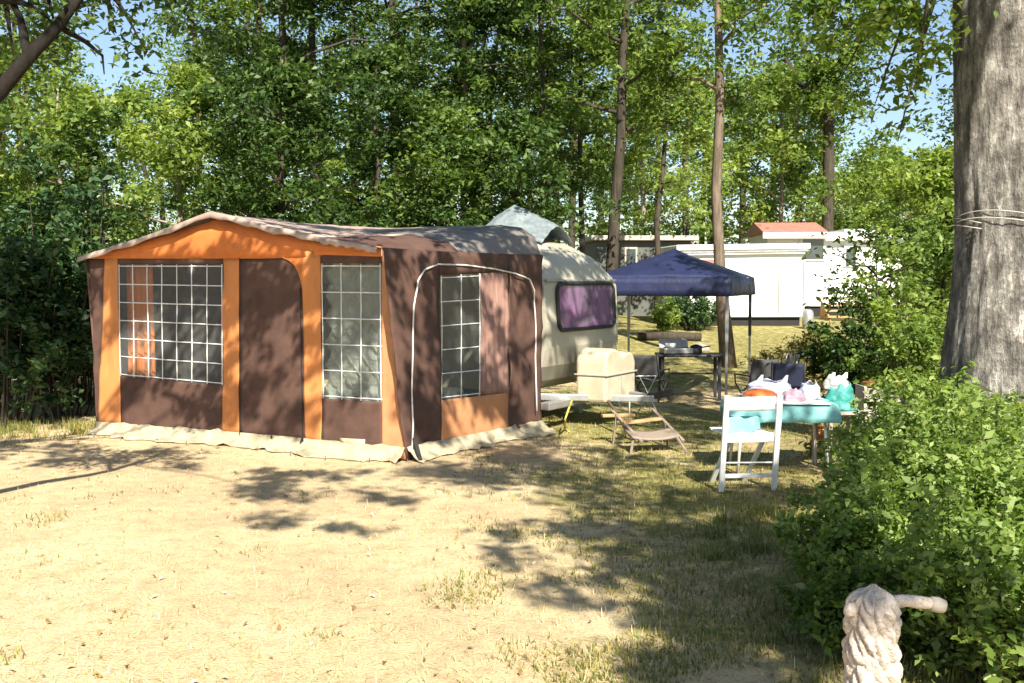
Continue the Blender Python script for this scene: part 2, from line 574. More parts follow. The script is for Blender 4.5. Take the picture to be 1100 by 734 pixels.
def ground_cover():
    rs = np.random.RandomState(5)
    P = []
    while len(P) < 80000:
        d = 4.0 + 22 * rs.rand() ** 1.9
        x = (rs.rand() * 1.25 - .62) * d * .99
        g = green_amount(x, d) + .5 * noise.noise(Vector((x * 1.6, d * 1.6, 2)))
        if g > .17 + .2 * rs.rand(): P.append((x, d, gz(x, d) - .005))
    P = np.array(P)
    blades('grass', P, .036, M['grass'], rs, .0045, .8)
    # taller tufts round the shrubs and the awning's left end
    T = []
    for _ in range(170):
        if rs.rand() < .6:
            cx, cy = 1.1 + 2.2 * rs.rand(), 4.4 + 3.5 * rs.rand()
            if cx < .75 + .17 * (cy - 4): continue
        else:
            cx, cy = -6.6 + 2.0 * rs.rand(), 11.3 + 1.4 * rs.rand()
        k = 26
        q = np.stack([cx + rs.normal(size=k) * .06, cy + rs.normal(size=k) * .06, np.zeros(k)], 1)
        q[:, 2] = [gz(a, b) for a, b in q[:, :2]]
        T.append(q)
    blades('tall_grass', np.concatenate(T), .085, M['grass'], rs, .005, .8)
    S = []
    for _ in range(15000):
        d = 3.9 + 9 * rs.rand() ** 1.5
        x = (rs.rand() * 1.2 - .6) * d
        S.append((x, d, gz(x, d) + .002))
    blades('straw', np.array(S), .036, M['straw'], rs, .0025, 1.38)
    Lf = []
    for _ in range(900):
        d = 3.9 + 10 * rs.rand() ** 1.4
        x = (rs.rand() * 1.2 - .6) * d
        Lf.append((x, d, gz(x, d) + .012))
    V, Fq = leaves(np.array(Lf), .036, rs, 3.0, .55, .2)
    o = arr_mesh('fallen_leaves', V, Fq, [M['litter']]); o['kind'] = 'stuff'
ground_cover()

# ------------------------------------------------------------------ awning
PL = gpt(108, 466); PR = gpt(436, 496)
U = (PR - PL); U.z = 0; WID = U.length; U.normalize()
NF = Vector((U.y, -U.x, 0))               # outward normal of the front (towards the camera)
if NF.y > 0: NF = -NF
BACK = gpt(582, 465)
VD = (BACK - PR); VD.z = 0; DEP = VD.length; VD.normalize()
NS = Vector((VD.y, -VD.x, 0))             # outward normal of the side (right, towards the camera)
if NS.x < 0: NS = -NS

def wr(p, amp=.012, k=3.0):
    return amp * (noise.noise(Vector((p.x * k, p.y * k, p.z * k * .45))) + .5 * noise.noise(Vector((p.x * k * 2.7, p.y * k * 2.7, p.z * k * 1.3))))

def sheet(quad, P, n, nu=10, nv=14, amp=.012, off=0, k=3.0):
    """a cloth quad given by picture corners TL,TR,BR,BL on the vertical plane (P,n) -> rows"""
    a, b, c, d = [ppt(q[0], q[1], P, n) for q in quad]
    rows = []
    for j in range(nv + 1):
        t = j / nv; row = []
        l = a.lerp(d, t); r_ = b.lerp(c, t)
        for i in range(nu + 1):
            p = l.lerp(r_, i / nu)
            row.append(p + n * (wr(p, amp, k) + off))
        rows.append(row)
    return rows

aw = thing('caravan_awning', 'brown and orange canvas caravan awning with a gabled front and lattice windows', 'awning', PL)

def cloth(name, quad, mat, P=PL, n=NF, label=None, amp=.02, off=0, nu=14, nv=18, k=3.6):
    o = MB().grid(sheet(quad, P, n, nu, nv, amp, off, k)).build(name, mat, aw, True, True, solid=.005)
    if label: o['label'] = label
    return o

E = [(97, 277), (113, 276), (105, 457), (103, 457)]
cloth('edge_panel', E, M['brown'])
cloth('front_pillar', [(113, 276), (127, 276), (130, 459), (105, 457)], M['pillar'], label='orange corner pillar at the left end', off=.004)
cloth('window_header', [(127, 276), (240, 276), (240, 284), (127, 284)], M['brown'], nv=3)
cloth('front_panel', [(129, 404), (240, 414), (240, 467), (130, 459)], M['brown'], label='brown panel under the large front window')
cloth('front_pillar', [(240, 276), (257, 276), (257, 471), (239, 467)], M['pillar'], off=.004, label='orange pillar left of the door panel')
cloth('door_panel', [(257, 274), (326, 272), (328, 477), (257, 471)], M['brown'])
cloth('front_pillar', [(325, 270), (345, 270), (346, 480), (328, 477)], M['pillar'], off=.005, label='orange pillar right of the door panel')
cloth('window_header', [(345, 268), (409, 268), (410, 283), (345, 283)], M['brown'], nv=3)
cloth('front_panel', [(346, 428), (411, 432), (410, 489), (346, 480)], M['brown'], label='brown panel under the small front window')
cloth('corner_flap', [(411, 267), (412, 267), (436, 494), (410, 489)], M['tan'], off=.003)
for zx0, zx1, zy0, zy1 in ((259, 259, 277, 469), (324, 327, 310, 474)):
    MB().tube([ppt(zx0 + (zx1 - zx0) * q / 12, zy0 + (zy1 - zy0) * q / 12, PL, NF) + NF * .022 for q in range(13)], .006, 6).build('zip', M['dark'], aw, True, True)
# rounded orange corner over the door
arc = [ppt(326.5, 271, PL, NF)]
for k in range(9):
    a = k / 8 * math.pi / 2
    arc.append(ppt(326.5 - 20 * math.cos(a) if k else 306, 277 + 26 - 26 * math.cos(a) if 0 else 276 + 28 * (1 - math.cos(a)), PL, NF))
arc = [ppt(x, y, PL, NF) + NF * .009 for x, y in [(327, 272), (300, 273), (304, 277), (311, 280), (317, 285), (321, 292), (324, 302), (326, 312)]]
MB().prism(arc, NF * .008).build('door_corner', M['orange'], aw, True)
# gable
top = [(98, 275), (150, 262), (190, 250), (234, 236), (280, 246), (320, 256), (350, 262), (411, 265)]
bot = [(98, 278), (150, 278), (190, 278), (234, 278), (280, 278), (320, 277), (350, 274), (411, 276)]
rows = []
for j in range(4):
    t = j / 3
    row = []
    for k in range(len(top) - 1):
        for q in range(5):
            s_ = q / 5
            x = (top[k][0] * (1 - s_) + top[k + 1][0] * s_); yt = top[k][1] * (1 - s_) + top[k + 1][1] * s_
            yb = bot[k][1] * (1 - s_) + bot[k + 1][1] * s_
            p = ppt(x, yt * (1 - t) + yb * t, PL, NF)
            row.append(p + NF * (wr(p) + .018))
    p = ppt(411, 265 * (1 - t) + 276 * t, PL, NF); row.append(p + NF * (.018 + wr(p)))
    rows.append(row)
MB().grid(rows).build('gable', M['orange'], aw, True, True, solid=.005)

def window(quad, P, n, nu, nv, label, skip=()):
    """clear vinyl pane with a printed white lattice"""
    wv = sheet(quad, P, n, 12, 16, .010, .0)
    pane = MB().grid(wv).build('window', M['clear'], aw, True, True)
    pane['label'] = label
    a, b, c, d = [ppt(q[0], q[1], P, n) for q in quad]
    mb = MB()
    def at(s_, t):
        p = a.lerp(b, s_).lerp(d.lerp(c, s_), t)
        return p + n * (wr(p, .010) + .004)
    for i in range(nu + 1):
        s_ = (i + .06) / (nu + .12)
        mb.tube([at(s_, t / 16) for t in range(17)], .0062, 5)
    for j in range(nv + 1):
        t = (j + .1) / (nv + .2)
        mb.tube([at(i / 12, t) for i in range(13)], .0062, 5)
    mb.build('lattice', M['lattice'], pane, True, True)
    return pane

window([(127, 284), (240, 284), (240, 414), (129, 404)], PL, NF, 7, 6, 'wide front window showing an orange curtain inside')
window([(345, 283), (410, 283), (411, 432), (346, 428)], PL, NF, 3, 5, 'narrow front window with draped net inside')
# things hung behind the windows
def drape(name, quad, P, n, mat, back, amp, fr, slant=0):
    a, b, c, d = [ppt(q[0], q[1], P, n) for q in quad]
    rows = []
    for j in range(13):
        t = j / 12; row = []
        for i in range(41):
            s_ = i / 40
            p = a.lerp(b, s_).lerp(d.lerp(c, s_), t)
            row.append(p - n * (back + amp * math.sin((s_ + slant * t) * fr * 2 * math.pi)))
        rows.append(row)
    return MB().grid(rows).build(name, mat, aw, True, True, solid=.003)
drape('curtain', [(124, 282), (152, 282), (156, 412), (126, 404)], PL, NF, M['orange'], .16, .025, 4)
drape('net_curtain', [(344, 280), (412, 280), (413, 434), (344, 430)], PL, NF, M['net'], .12, .06, 4, 1.6)
# side wall
P2, N2 = PR, NS
cloth('side_panel', [(411, 266), (473, 270), (473, 489), (436, 495)], M['brown'], P2, N2, amp=.03, nu=14, nv=20, k=4, label='brown corner of the side wall')
cloth('window_header', [(473, 270), (546, 273), (546, 292), (473, 296)], M['brown'], P2, N2, nv=4, amp=.02)
cloth('side_panel', [(546, 273), (581, 274), (583, 465), (546, 472)], M['brown'], P2, N2, amp=.045, nu=14, nv=20, k=4.5, label='crumpled brown strip against the caravan')
cloth('lower_panel', [(473, 430), (546, 422), (546, 472), (473, 489)], M['tan'], P2, N2, amp=.02)
window([(473, 296), (516, 294), (516, 425), (473, 430)], P2, N2, 2, 5, 'side window with white lattice')
cloth('curtain_panel', [(516, 294), (546, 292), (546, 422), (516, 425)], M['curtain'], P2, N2, amp=.025, label='pinkish curtained part of the side window', k=6)
pip = [(441, 488), (441, 440), (442, 380), (443, 330), (447, 302), (455, 290), (470, 284), (500, 285), (530, 289), (552, 294), (566, 300), (572, 312), (574, 350), (574, 400), (573, 462)]
pp = []
for i in range(len(pip) - 1):
    for q in range(3):
        s_ = q / 3
        p = ppt(pip[i][0] * (1 - s_) + pip[i + 1][0] * s_, pip[i][1] * (1 - s_) + pip[i + 1][1] * s_, P2, N2)
        pp.append(p + N2 * (wr(p, .03, 4) + .02))
MB().tube(pp, .009, 6).build('piping', M['white_trim'], aw, True, True)
# strap and peg at the near corner
q0 = ppt(441, 470, P2, N2) + N2 * .05; q1 = ppt(438, 496, P2, N2) + N2 * .16
q1.z = .02
MB().bar(q0, q1, .04, .012).build('corner_strap', M['dark'], aw, True)
q2 = ppt(327, 468, PL, NF) + NF * .03; q3 = ppt(325, 481, PL, NF) + NF * .06; q3.z = max(q3.z, .02)
MB().bar(q2, q3, .035, .012).build('door_strap', M['dark'], aw, True)
cloth('vent_patch', [(367, 470), (393, 472), (392, 489), (367, 486)], M['cream'], off=.02, nu=4, nv=4)

# roof : lofted between the front gable and the line along the caravan
PB = PR + VD * (DEP - .02)
fr = [(91, 276), (150, 259), (234, 228), (292, 243), (350, 256), (372, 259.5), (393, 262.5), (411, 266)]
bk_px = [None, None, (352, 242), (430, 245), (540, 242), (560, 245), (574, 254), (581, 274)]
fpts = [ppt(x, y, PL, NF) for x, y in fr]
bpts = [None] * 8
for k in range(2, 8): bpts[k] = ppt(bk_px[k][0], bk_px[k][1], PB, NF)
bpts[0] = fpts[0] + VD * DEP + Vector((0, 0, .06)); bpts[1] = fpts[1] + VD * DEP + Vector((0, 0, .08))
def roofpt(k, s_, t, drop=0):
    a = fpts[k].lerp(fpts[k + 1], s_) + NF * .10
    b = bpts[k].lerp(bpts[k + 1], s_)
    p = a.lerp(b, t)
    sag = -.035 * math.sin(math.pi * t) * (1 if k != 2 or s_ > .1 else .5)
    return p + Vector((0, 0, sag + wr(p, .02, 2.2)))
def roofgrid(k0, k1, t0, t1):
    rows = []
    for j in range(13):
        t = t0 + (t1 - t0) * j / 12
        row = []
        for k in range(k0, k1):
            for q in range(6): row.append(roofpt(k, q / 6, t))
        row.append(roofpt(k1 - 1, 1, t))
        rows.append(row)
    return rows
MB().grid(roofgrid(0, 4, 0, 1)).build('roof', M['roof'], aw, True, True, solid=.006)
MB().grid(roofgrid(4, 7, 0, .47)).build('roof_side', M['brown'], aw, True, True, solid=.006)['label'] = 'brown drop of the roof over the near corner'
MB().grid(roofgrid(4, 7, .47, 1)).build('rear_roof_grey', M['grey'], aw, True, True, solid=.006)['label'] = 'grey rear part of the roof next to the caravan'
# grey upper sheet set 4 mm above the roof where it meets the caravan
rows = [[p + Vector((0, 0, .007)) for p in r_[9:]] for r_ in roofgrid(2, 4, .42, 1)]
MB().grid(rows).build('rear_roof_grey', M['grey'], aw, True, True, solid=.004)
# valance along the front edge of the roof
rows = []
for j in range(3):
    row = []
    for k in range(0, 7):
        for q in range(6):
            p = roofpt(k, q / 6, 0)
            row.append(p + NF * .004 * j + Vector((0, 0, .004 - .03 * j + .006 * math.sin(len(row) * 1.9) * j)))
    p = roofpt(6, 1, 0); row.append(p + Vector((0, 0, .004 - .03 * j)))
    rows.append(row)
MB().grid(rows).build('valance', M['roof'], aw, True, True, solid=.004)
# left wall and rear strip
rows = []
lt = fpts[0]; lb = PL.copy()
for j in range(9):
    t = j / 8
    a = lt.lerp(lb, t)
    rows.append([a + VD * DEP * i / 8 + U * wr(a + VD * i, .02) for i in range(9)])
MB().grid(rows).build('side_panel', M['brown'], aw, True, True, solid=.005)['label'] = 'far left wall'
# mud flap lying on the ground round the foot
def flap(A, B, n, mat, seed, wid=.26, n0=46):
    rows = []
    for j in range(7):
        t = j / 6; row = []
        for i in range(n0 + 1):
            s_ = i / n0
            p = A.lerp(B, s_)
            w_ = wid * (.75 + .6 * noise.noise(Vector((s_ * 9 + seed, 1.3, 0))) + .35 * noise.noise(Vector((s_ * 27 + seed, 4.3, 0))))
            hz = .13 * (1 - t) ** 1.6 + .09 * max(0, noise.noise(Vector((s_ * 24 + seed, t * 4, 2)))) * (1 - abs(t - .5)) + .008
            q = p + n * (.015 + w_ * t ** 1.2 + .05 * noise.noise(Vector((s_ * 30 + seed, t * 2, 5))))
            q.z = gz(q.x, q.y) + hz
            row.append(q)
        rows.append(row)
    return MB().grid(rows).build('mud_flap', mat, aw, True, True, solid=.004)
flap(PL - U * .05, PR, NF, M['cream'], 1)
flap(PR, BACK, NS, M['cream'], 8, .2, 30)

for q in range(9):
    pgp = PL.lerp(PR, (q + .4) / 9) + NF * (.24 + .05 * math.sin(q * 2.1)); pgp.z = gz(pgp.x, pgp.y)
    MB().tube([pgp + Vector((0, 0, -.05)), pgp + NF * .02 + Vector((0, 0, .045)), pgp + NF * .045 + Vector((0, 0, .04))], .006, 6).build('peg', M['steel'], aw, True, True)
# ------------------------------------------------------------------ caravan
CU = Vector((.86, -.51, 0)).normalized(); CV = Vector((-CU.y, CU.x, 0))
C0 = PR + VD * (DEP + .03) + NS * .02
cv = thing('caravan', 'small cream touring caravan with a rounded front and purple curtained window', 'caravan', C0)
def cpt(u, v, z): return C0 + CU * u + CV * v + Vector((0, 0, z))
prof = [(-.34, .44), (-.16, .56), (-.05, .74), (0, .95), (0, 1.25), (-.03, 1.72), (-.09, 1.92), (-.20, 2.07), (-.42, 2.19), (-.8, 2.27), (-1.8, 2.31), (-3.4, 2.26), (-3.9, 2.0), (-4.0, 1.5), (-4.0, .6), (-3.8, .44)]
CW = 1.95
def crown_z(z, v):
    e = abs(2 * (v - .02) / CW - 1)
    return z - (.30 * e ** 3.2) * max(0, min(1, (z - 1.62) / .6))
bmb = MB()
NV_ = 24
vv_ = [.02 + CW * .5 * (1 - math.cos(math.pi * i / NV_)) for i in range(NV_ + 1)]
bmb.grid([[cpt(u, v, crown_z(z, v)) for u, z in prof + prof[:1]] for v in vv_])
npf = len(prof)
bmb.f.append(tuple(range(npf))); bmb.f.append(tuple(NV_ * (npf + 1) + i for i in range(npf))[::-1])
bmb.build('body', M['caravan'], cv, True)
def cfront(v, z):
    for (u0, z0), (u1, z1) in zip(prof, prof[1:]):
        if z0 <= z <= z1: return cpt(u0 + (u1 - u0) * (z - z0) / (z1 - z0), v, z)
    return cpt(0, v, z)
MB().bar(cfront(.06, 1.735) + CU * .012, cfront(CW - .02, 1.735) + CU * .012, .03, .025).build('trim_rail', M['caravan_trim'], cv, True, bevel=.005)
# window : gasket, curtain, pane
def rr(v0, v1, z0, z1, r, off):
    pts = []
    for (cx, cz, a0) in ((v1 - r, z1 - r, 0), (v0 + r, z1 - r, 90), (v0 + r, z0 + r, 180), (v1 - r, z0 + r, 270)):
        for k in range(6):
            a = R(a0 + k * 18)
            p = cfront(cx + r * math.cos(a), cz + r * math.sin(a))
            pts.append(p + CU * off)
    return pts
v0, v1, z0, z1 = .30, 1.83, 1.15, 1.70
fr_o = rr(v0, v1, z0, z1, .12, .02)
win = MB().tube(fr_o + [fr_o[0], fr_o[1]], .024, 8, False).build('window', M['rubber'], cv, True, True)
rows = []
for j in range(7):
    z = z0 + .02 + (z1 - z0 - .04) * j / 6
    rows.append([cfront(v0 + .02 + (v1 - v0 - .04) * i / 60, z) + CU * (.006 + .004 * math.sin(i * .9 + math.sin(i * .31) * 2)) for i in range(61)])
MB().grid(rows).build('curtain', M['purple'], win, True, True)
MB().prism(rr(v0, v1, z0, z1, .12, .022), CU * .004).build('pane', M['glass'], win, True)
# chassis beam, drawbar, skirt, wheel, side window behind the awning
MB().bar(cpt(.03, -.05, .30), cpt(.03, 2.35, .28), .12, .09).build('chassis_beam', M['caravan_trim'], cv, True, bevel=.012)
MB().bar(cpt(-.3, .3, .36), cpt(.95, 1.0, .34), .06, .08).build('drawbar', M['steel'], cv, True, bevel=.01)
MB().bar(cpt(-.3, 1.7, .36), cpt(.95, 1.0, .34), .06, .08).build('drawbar', M['steel'], cv, True, bevel=.01)
MB().bar(cpt(.85, 1.0, .36), cpt(1.15, 1.0, .42), .08, .08).build('coupling', M['darkmetal'], cv, True, bevel=.01)
for vv in (.12, CW - .12):
    wc = cpt(-2.0, vv, .30)
    MB().tube([wc - CV * .08, wc + CV * .08], .30, 20).build('wheel', M['rubber'], cv, True, bevel=.02)
MB().bar(cpt(-.4, .25, .44), cpt(-.4, .25, gz(*cpt(-.4, .25, 0).xy)), .05).build('corner_steady', M['steel'], cv, True)
MB().bar(cpt(-.4, 1.7, .44), cpt(-.4, 1.7, gz(*cpt(-.4, 1.7, 0).xy)), .05).build('corner_steady', M['steel'], cv, True)
MB().box((0, 0, 0), (1.1, .03, .5), Matrix((CU, CV, Vector((0, 0, 1)))).transposed())
sw = MB(); sw.box(cpt(-2.9, 0.005, 1.45), (1.1, .03, .5), Matrix((CU, CV, Vector((0, 0, 1)))).transposed()).build('side_window', M['pane_dark'], cv, True, bevel=.01)

# plastic sheet over the roof
rt = MB()
mid = [(530, 243), (540, 230), (555, 221), (575, 230), (592, 238), (604, 245)]
PM = cpt(0, 1.05, 0)
rows = []
cols = []
uu = []
for i in range(len(mid) - 1):
    for q in range(6):
        s_ = q / 6
        cols.append(ppt(mid[i][0] * (1 - s_) + mid[i + 1][0] * s_, mid[i][1] * (1 - s_) + mid[i + 1][1] * s_, PM, CV))
def roof_z(u):
    pr = [p for p in prof if p[1] > 1.6]
    for (ua, za), (ub, zb) in zip(pr, pr[1:]):
        if ub <= u <= ua: return za + (zb - za) * (u - ua) / (ub - ua)
    return 2.26 if u < 0 else 1.72
for i in range(13):
    t = -1 + 2 * i / 12
    row = []
    for c in cols:
        u = (c - C0).dot(CU)
        rz = min(roof_z(u), 2.28) + .02 - .14 * abs(t * .42) ** 3
        hh = max(0, c.z - rz)
        q = c + CV * (t * .42 - .05)
        q.z = rz + hh * (1 - abs(t) ** 1.5) + abs(wr(q, .03, 6))
        row.append(q)
    rows.append(row)
tag(rt.grid(rows).build('roof_sheet', M['tarp'], None, smooth=True, solid=.006, loc=cpt(-1, 1, 2.3)), 'bluish white plastic sheet humped over the caravan roof', 'tarpaulin')

# gas bottle box on the drawbar
gb = thing('storage_box', 'beige rounded plastic box standing on the caravan drawbar', 'box', cpt(.3, 1.0, .38))
def lobes(off):
    pts = []
    z0_, z1_ = .30, .92
    v0_, v1_ = .58, 1.42
    pl = [(v0_, z0_), (v0_, z1_ - .16)]
    pl += [(v0_ + .21 - .21 * math.cos(R(a)), z1_ - .12 + .13 * math.sin(R(a))) for a in (20, 45, 70, 90, 115, 140)]
    pl += [(v0_ + .63 - .21 * math.cos(R(a)), z1_ - .15 + .10 * math.sin(R(a))) for a in (35, 60, 90, 120, 150)]
    pl += [(v1_, z1_ - .18), (v1_, z0_)]
    return [cpt(.1, v, z) for v, z in pl]
MB().prism(lobes(0), CU * .40).build('body', M['box'], gb, True, bevel=.035)
MB().bar(cpt(.512, .575, .625), cpt(.512, 1.43, .625), .014, .02).build('band', M['greywood'], gb, True, bevel=.004)
MB().bar(cpt(.08, .572, .625), cpt(.51, .572, .625), .014, .02).build('band', M['greywood'], gb, True, bevel=.004)
MB().bar(cpt(.503, 1.0, .33), cpt(.503, 1.0, .60), .012, .03).build('latch', M['steel'], gb, True)
# stick leaning on the box
a = dpt(645, 421, (cpt(.56, 1, 0)).y); b = gpt(681, 474)
b.z += .01
tag(MB().tube([a, a.lerp(b, .4) + Vector((.01, 0, .01)), a.lerp(b, .75), b], [.014, .017, .024, .022], 8).build('stick', M['stick'], smooth=True, loc=b), 'dark stick leaning against the beige box', 'stick')
# hose
hp = [dpt(615, 430, 11.75), dpt(611, 440, 11.55), dpt(607, 452, 11.45), gpt(607, 462), gpt(613, 467)]
hp2 = []
for i in range(len(hp) - 1):
    for q in range(4): hp2.append(hp[i].lerp(hp[i + 1], q / 4) + Vector((0, 0, .012)))
tag(MB().tube(hp2, .012, 6).build('hose', M['hose'], smooth=True, loc=hp[3]), 'thin yellow hose hanging from the caravan front to the ground', 'hose')

# folding white frame beside the box
b0 = gpt(676, 452)
wf = thing('clothes_rack', 'small white tubular folding rack beside the beige box', 'rack', b0, R(-20))
zt = (452 - 395) / F * b0.y
MB().tube([(0, 0, 0), (0, 0, zt)], .011, 8).build('post', M['palesteel'], wf, smooth=True)
MB().tube([(-.30, 0, zt * .82), (.34, .02, zt * .86)], .008, 8).build('crossbar', M['palesteel'], wf, smooth=True)
MB().tube([(.34, .02, zt * .86), (.06, .02, 0)], .007, 8).build('leg', M['steel'], wf, smooth=True)
MB().tube([(.10, .03, zt * .9), (.42, .0, 0)], .007, 8).build('leg', M['steel'], wf, smooth=True)
MB().tube([(-.3, 0, zt * .82), (-.12, .25, 0)], .007, 8).build('leg', M['steel'], wf, smooth=True)
# orange cap on top of the rack post
# low wooden folding seat
b0 = gpt(700, 486)
fs = thing('camp_lounger', 'low folding camp lounger with wooden slats and a pale woven seat', 'lounger', b0, R(12))
MB().box((-.16, .62, .30), (.36, .08, .03)).build('slat', M['wood'], fs, bevel=.006)
MB().box((.02, .36, .27), (.42, .08, .03), Matrix.Rotation(R(-5), 3, 'Y')).build('slat', M['wood'], fs, bevel=.006)
rows = [[(-.22 + .5 * i / 8, -.06 + .30 * j / 6, .16 + .02 * j / 6 * 2 - .03 * math.sin(math.pi * i / 8)) for i in range(9)] for j in range(7)]
MB().grid(rows).build('woven_seat', M['palewood'], fs, smooth=True, solid=.02)
for x0, x1 in ((-.2, -.14), (.26, .30)):
    MB().bar((x0, .70, .34), (x1, -.10, .12), .035, .022).build('side_rail', M['palewood'], fs, bevel=.004)
for p, q in (((-.2, -.02, .16), (-.24, -.06, .0)), ((.24, -.04, .17), (.32, -.16, -.0)), ((.26, .3, .25), (.3, .34, 0)), ((-.2, .55, .3), (-.22, .6, 0))):
    MB().bar(p, q, .022, .022).build('leg', M['palewood'], fs, bevel=.003)

# ------------------------------------------------------------------ table, chair and shopping
TB = Vector((xat(838, 9.55), 9.55, 0)); TB.z = gz(TB.x, TB.y)
TROT = R(-4)
tt = thing('camp_table', 'white camping table draped with a turquoise cloth', 'table', TB, TROT)
TH = .63
MB().box((0, 0, TH - .02), (.92, .60, .03)).build('table_top', M['white_plastic'], tt, bevel=.008)
for sx in (-.40, .40):
    for sy in (-.25, .25):
        MB().tube([(sx * .9, sy * .9, TH - .04), (sx, sy, 0)], .014, 8).build('leg', M['palesteel'], tt, smooth=True)
# cloth
prof_c = []
ny, nx = 20, 36
rows = []
for j in range(ny + 1):
    sy = -1 + 2 * j / ny
    row = []
    for i in range(nx + 1):
        sx = -1 + 2 * i / nx
        X = sx * (.46 + .10); Y = sy * (.30 + .17)
        ox = max(0, abs(X) - .475); oy = max(0, abs(Y) - .315)
        drop = max(ox, oy) + .35 * min(ox, oy)
        wv = .018 * math.sin(X * 26 + 1.3) * (oy > 0) * oy * 6 + .018 * math.sin(Y * 24) * (ox > 0)
        x = math.copysign(min(abs(X), .475 + ox * .18), X) ; y = math.copysign(min(abs(Y), .315 + oy * .16 + wv), Y)
        row.append((x, y, TH + .004 - drop + .003 * noise.noise(Vector((X * 9, Y * 9, 0)))))
    rows.append(row)
o = MB().grid(rows).build('tablecloth', M['turq'], smooth=True, solid=.003)
o.location = TB; o.rotation_euler = (0, 0, TROT)
tag(o, 'turquoise tablecloth hanging over the white camping table edge', 'tablecloth')
MB_ = MB()
def tloc(x, y, z=0):
    return TB + Matrix.Rotation(TROT, 3, 'Z') @ Vector((x, y, TH + .008 + z))
# paper sheet over the front of the cloth
rows = [[(-.40 + .80 * i / 16, -.335 + .34 * j / 6, TH + .012 + .004 * noise.noise(Vector((i, j, 3)))) for i in range(17)] for j in range(7)]
o = MB().grid(rows).build('paper_sheet', M['white_plastic'], smooth=True, solid=.002)
o.location = TB; o.rotation_euler = (0, 0, TROT)
tag(o, 'white paper sheet lying flat along the front of the turquoise tablecloth', 'paper')
# bowl of orange
bl = thing('bowl', 'shallow white bowl with a bulging orange cloth on the camping table', 'bowl', tloc(-.20, -.18, .008))
MB().lathe([(.09, 0), (.10, .004), (.17, .06), (.178, .066), (.168, .062), (.09, .012)], 28).build('dish', M['white_plastic'], bl, smooth=True)
MB().lathe([(.155, .055), (.15, .075), (.115, .10), (.06, .115), (.01, .118)], 24).build('filling', M['orange_plastic'], bl, smooth=True)

def bag(name, label, loc, w_, d_, h_, mat, seed, handle=True, cat='bag', hmat=None):
    t = thing(name, label, cat, loc, R(rnd.uniform(-20, 20)))
    n, m = 30, 14
    rows = []
    for j in range(m + 1):
        f = j / m; row = []
        for i in range(n + 1):
            a = 2 * math.pi * (i % n) / n
            nz = noise.noise(Vector((math.cos(a) * 1.8 + seed, math.sin(a) * 1.8, f * 3)))
            r_ = 1 + .28 * nz + .12 * noise.noise(Vector((math.cos(a) * 6 + seed, math.sin(a) * 6, f * 7)))
            taper = (1 - .45 * f ** 2)
            z = h_ * f * (1 + .35 * f * noise.noise(Vector((math.cos(a) * 1.3, math.sin(a) * 1.3 + seed, 4))))
            row.append((w_ / 2 * r_ * taper * math.cos(a), d_ / 2 * r_ * taper * math.sin(a), z))
        rows.append(row)
    mb = MB().grid(rows)
    mb.build('sack', mat, t, smooth=True, solid=.003)
    if handle:
        for sx in (-.22, .25):
            hb = MB()
            hb.grid([[(sx * w_ + dx * (1 - .7 * q / 4) + .01 * q, 0.01 * q, h_ * .85 + h_ * .42 * q / 4) for dx in (-.035, 0, .035)] for q in range(5)])
            hb.build('handle', hmat or mat, t, smooth=True, solid=.004)
    return t
bag('plastic_bag', 'crumpled bluish white plastic bag on the camping table behind the bowl', tloc(-.06, .12, .004), .48, .26, .17, M['bag_blue'], 1.0)
bag('plastic_bag', 'small pale pink plastic bag between the bowl and the teal bag', tloc(.12, -.05, .004), .22, .18, .10, M['bag_pink'], 5.0, False)
bag('plastic_bag', 'bluish plastic bag slumped against the teal shopping bag', tloc(.29, .08, .004), .22, .2, .15, M['bag_blue'], 9.0, False)
# low side stool with a teal bag at the right end of the table
sl_ = Vector((xat(904, 9.7), 9.7, 0)); sl_.z = gz(*sl_.xy)
st = thing('camp_stool', 'small stool under the teal shopping bag, right of the turquoise table', 'stool', sl_, R(10))
MB().box((0, 0, .52), (.40, .36, .03)).build('seat', M['greywood'], st, bevel=.006)
for sx in (-.16, .16):
    for sy in (-.14, .14):
        MB().bar((sx, sy, .505), (sx * 1.1, sy * 1.1, 0), .03).build('leg', M['greywood'], st)
bag('shopping_bag', 'teal shopping bag with a pale grey top and two white handles', sl_ + Vector((0, 0, .537)), .30, .25, .22, M['bag_teal'], 14.0, False)
bag('plastic_bag', 'pale grey bag with two upright handles on top of the teal bag', sl_ + Vector((-.02, .03, .725)), .25, .18, .12, M['bag_grey'], 17.0, True, hmat=M['white_plastic'])
o = MB().box((0, 0, -.012), (.34, .24, .03)).build('orange_tray', M['orange_plastic'], bevel=.015)
o.location = Vector((xat(950, 10.2), 10.2, .74))
# it stands on a crate
cr = Vector((xat(950, 10.2), 10.2, 0)); cr.z = gz(*cr.xy)
ct = thing('wooden_crate', 'tall weathered wooden crate under the orange tray, behind the shrubs', 'crate', cr, 0)
for k in range(4):
    MB().box((0, -.14, .12 + .17 * k), (.46, .02, .13)).build('slat', M['greywood'], ct, bevel=.003)
for sx in (-.21, .21):
    MB().box((sx, .005, .355), (.03, .265, .71)).build('side_board', M['greywood'], ct, bevel=.003)
tag(o, 'flat orange tray on the crate right of the teal bag', 'tray')

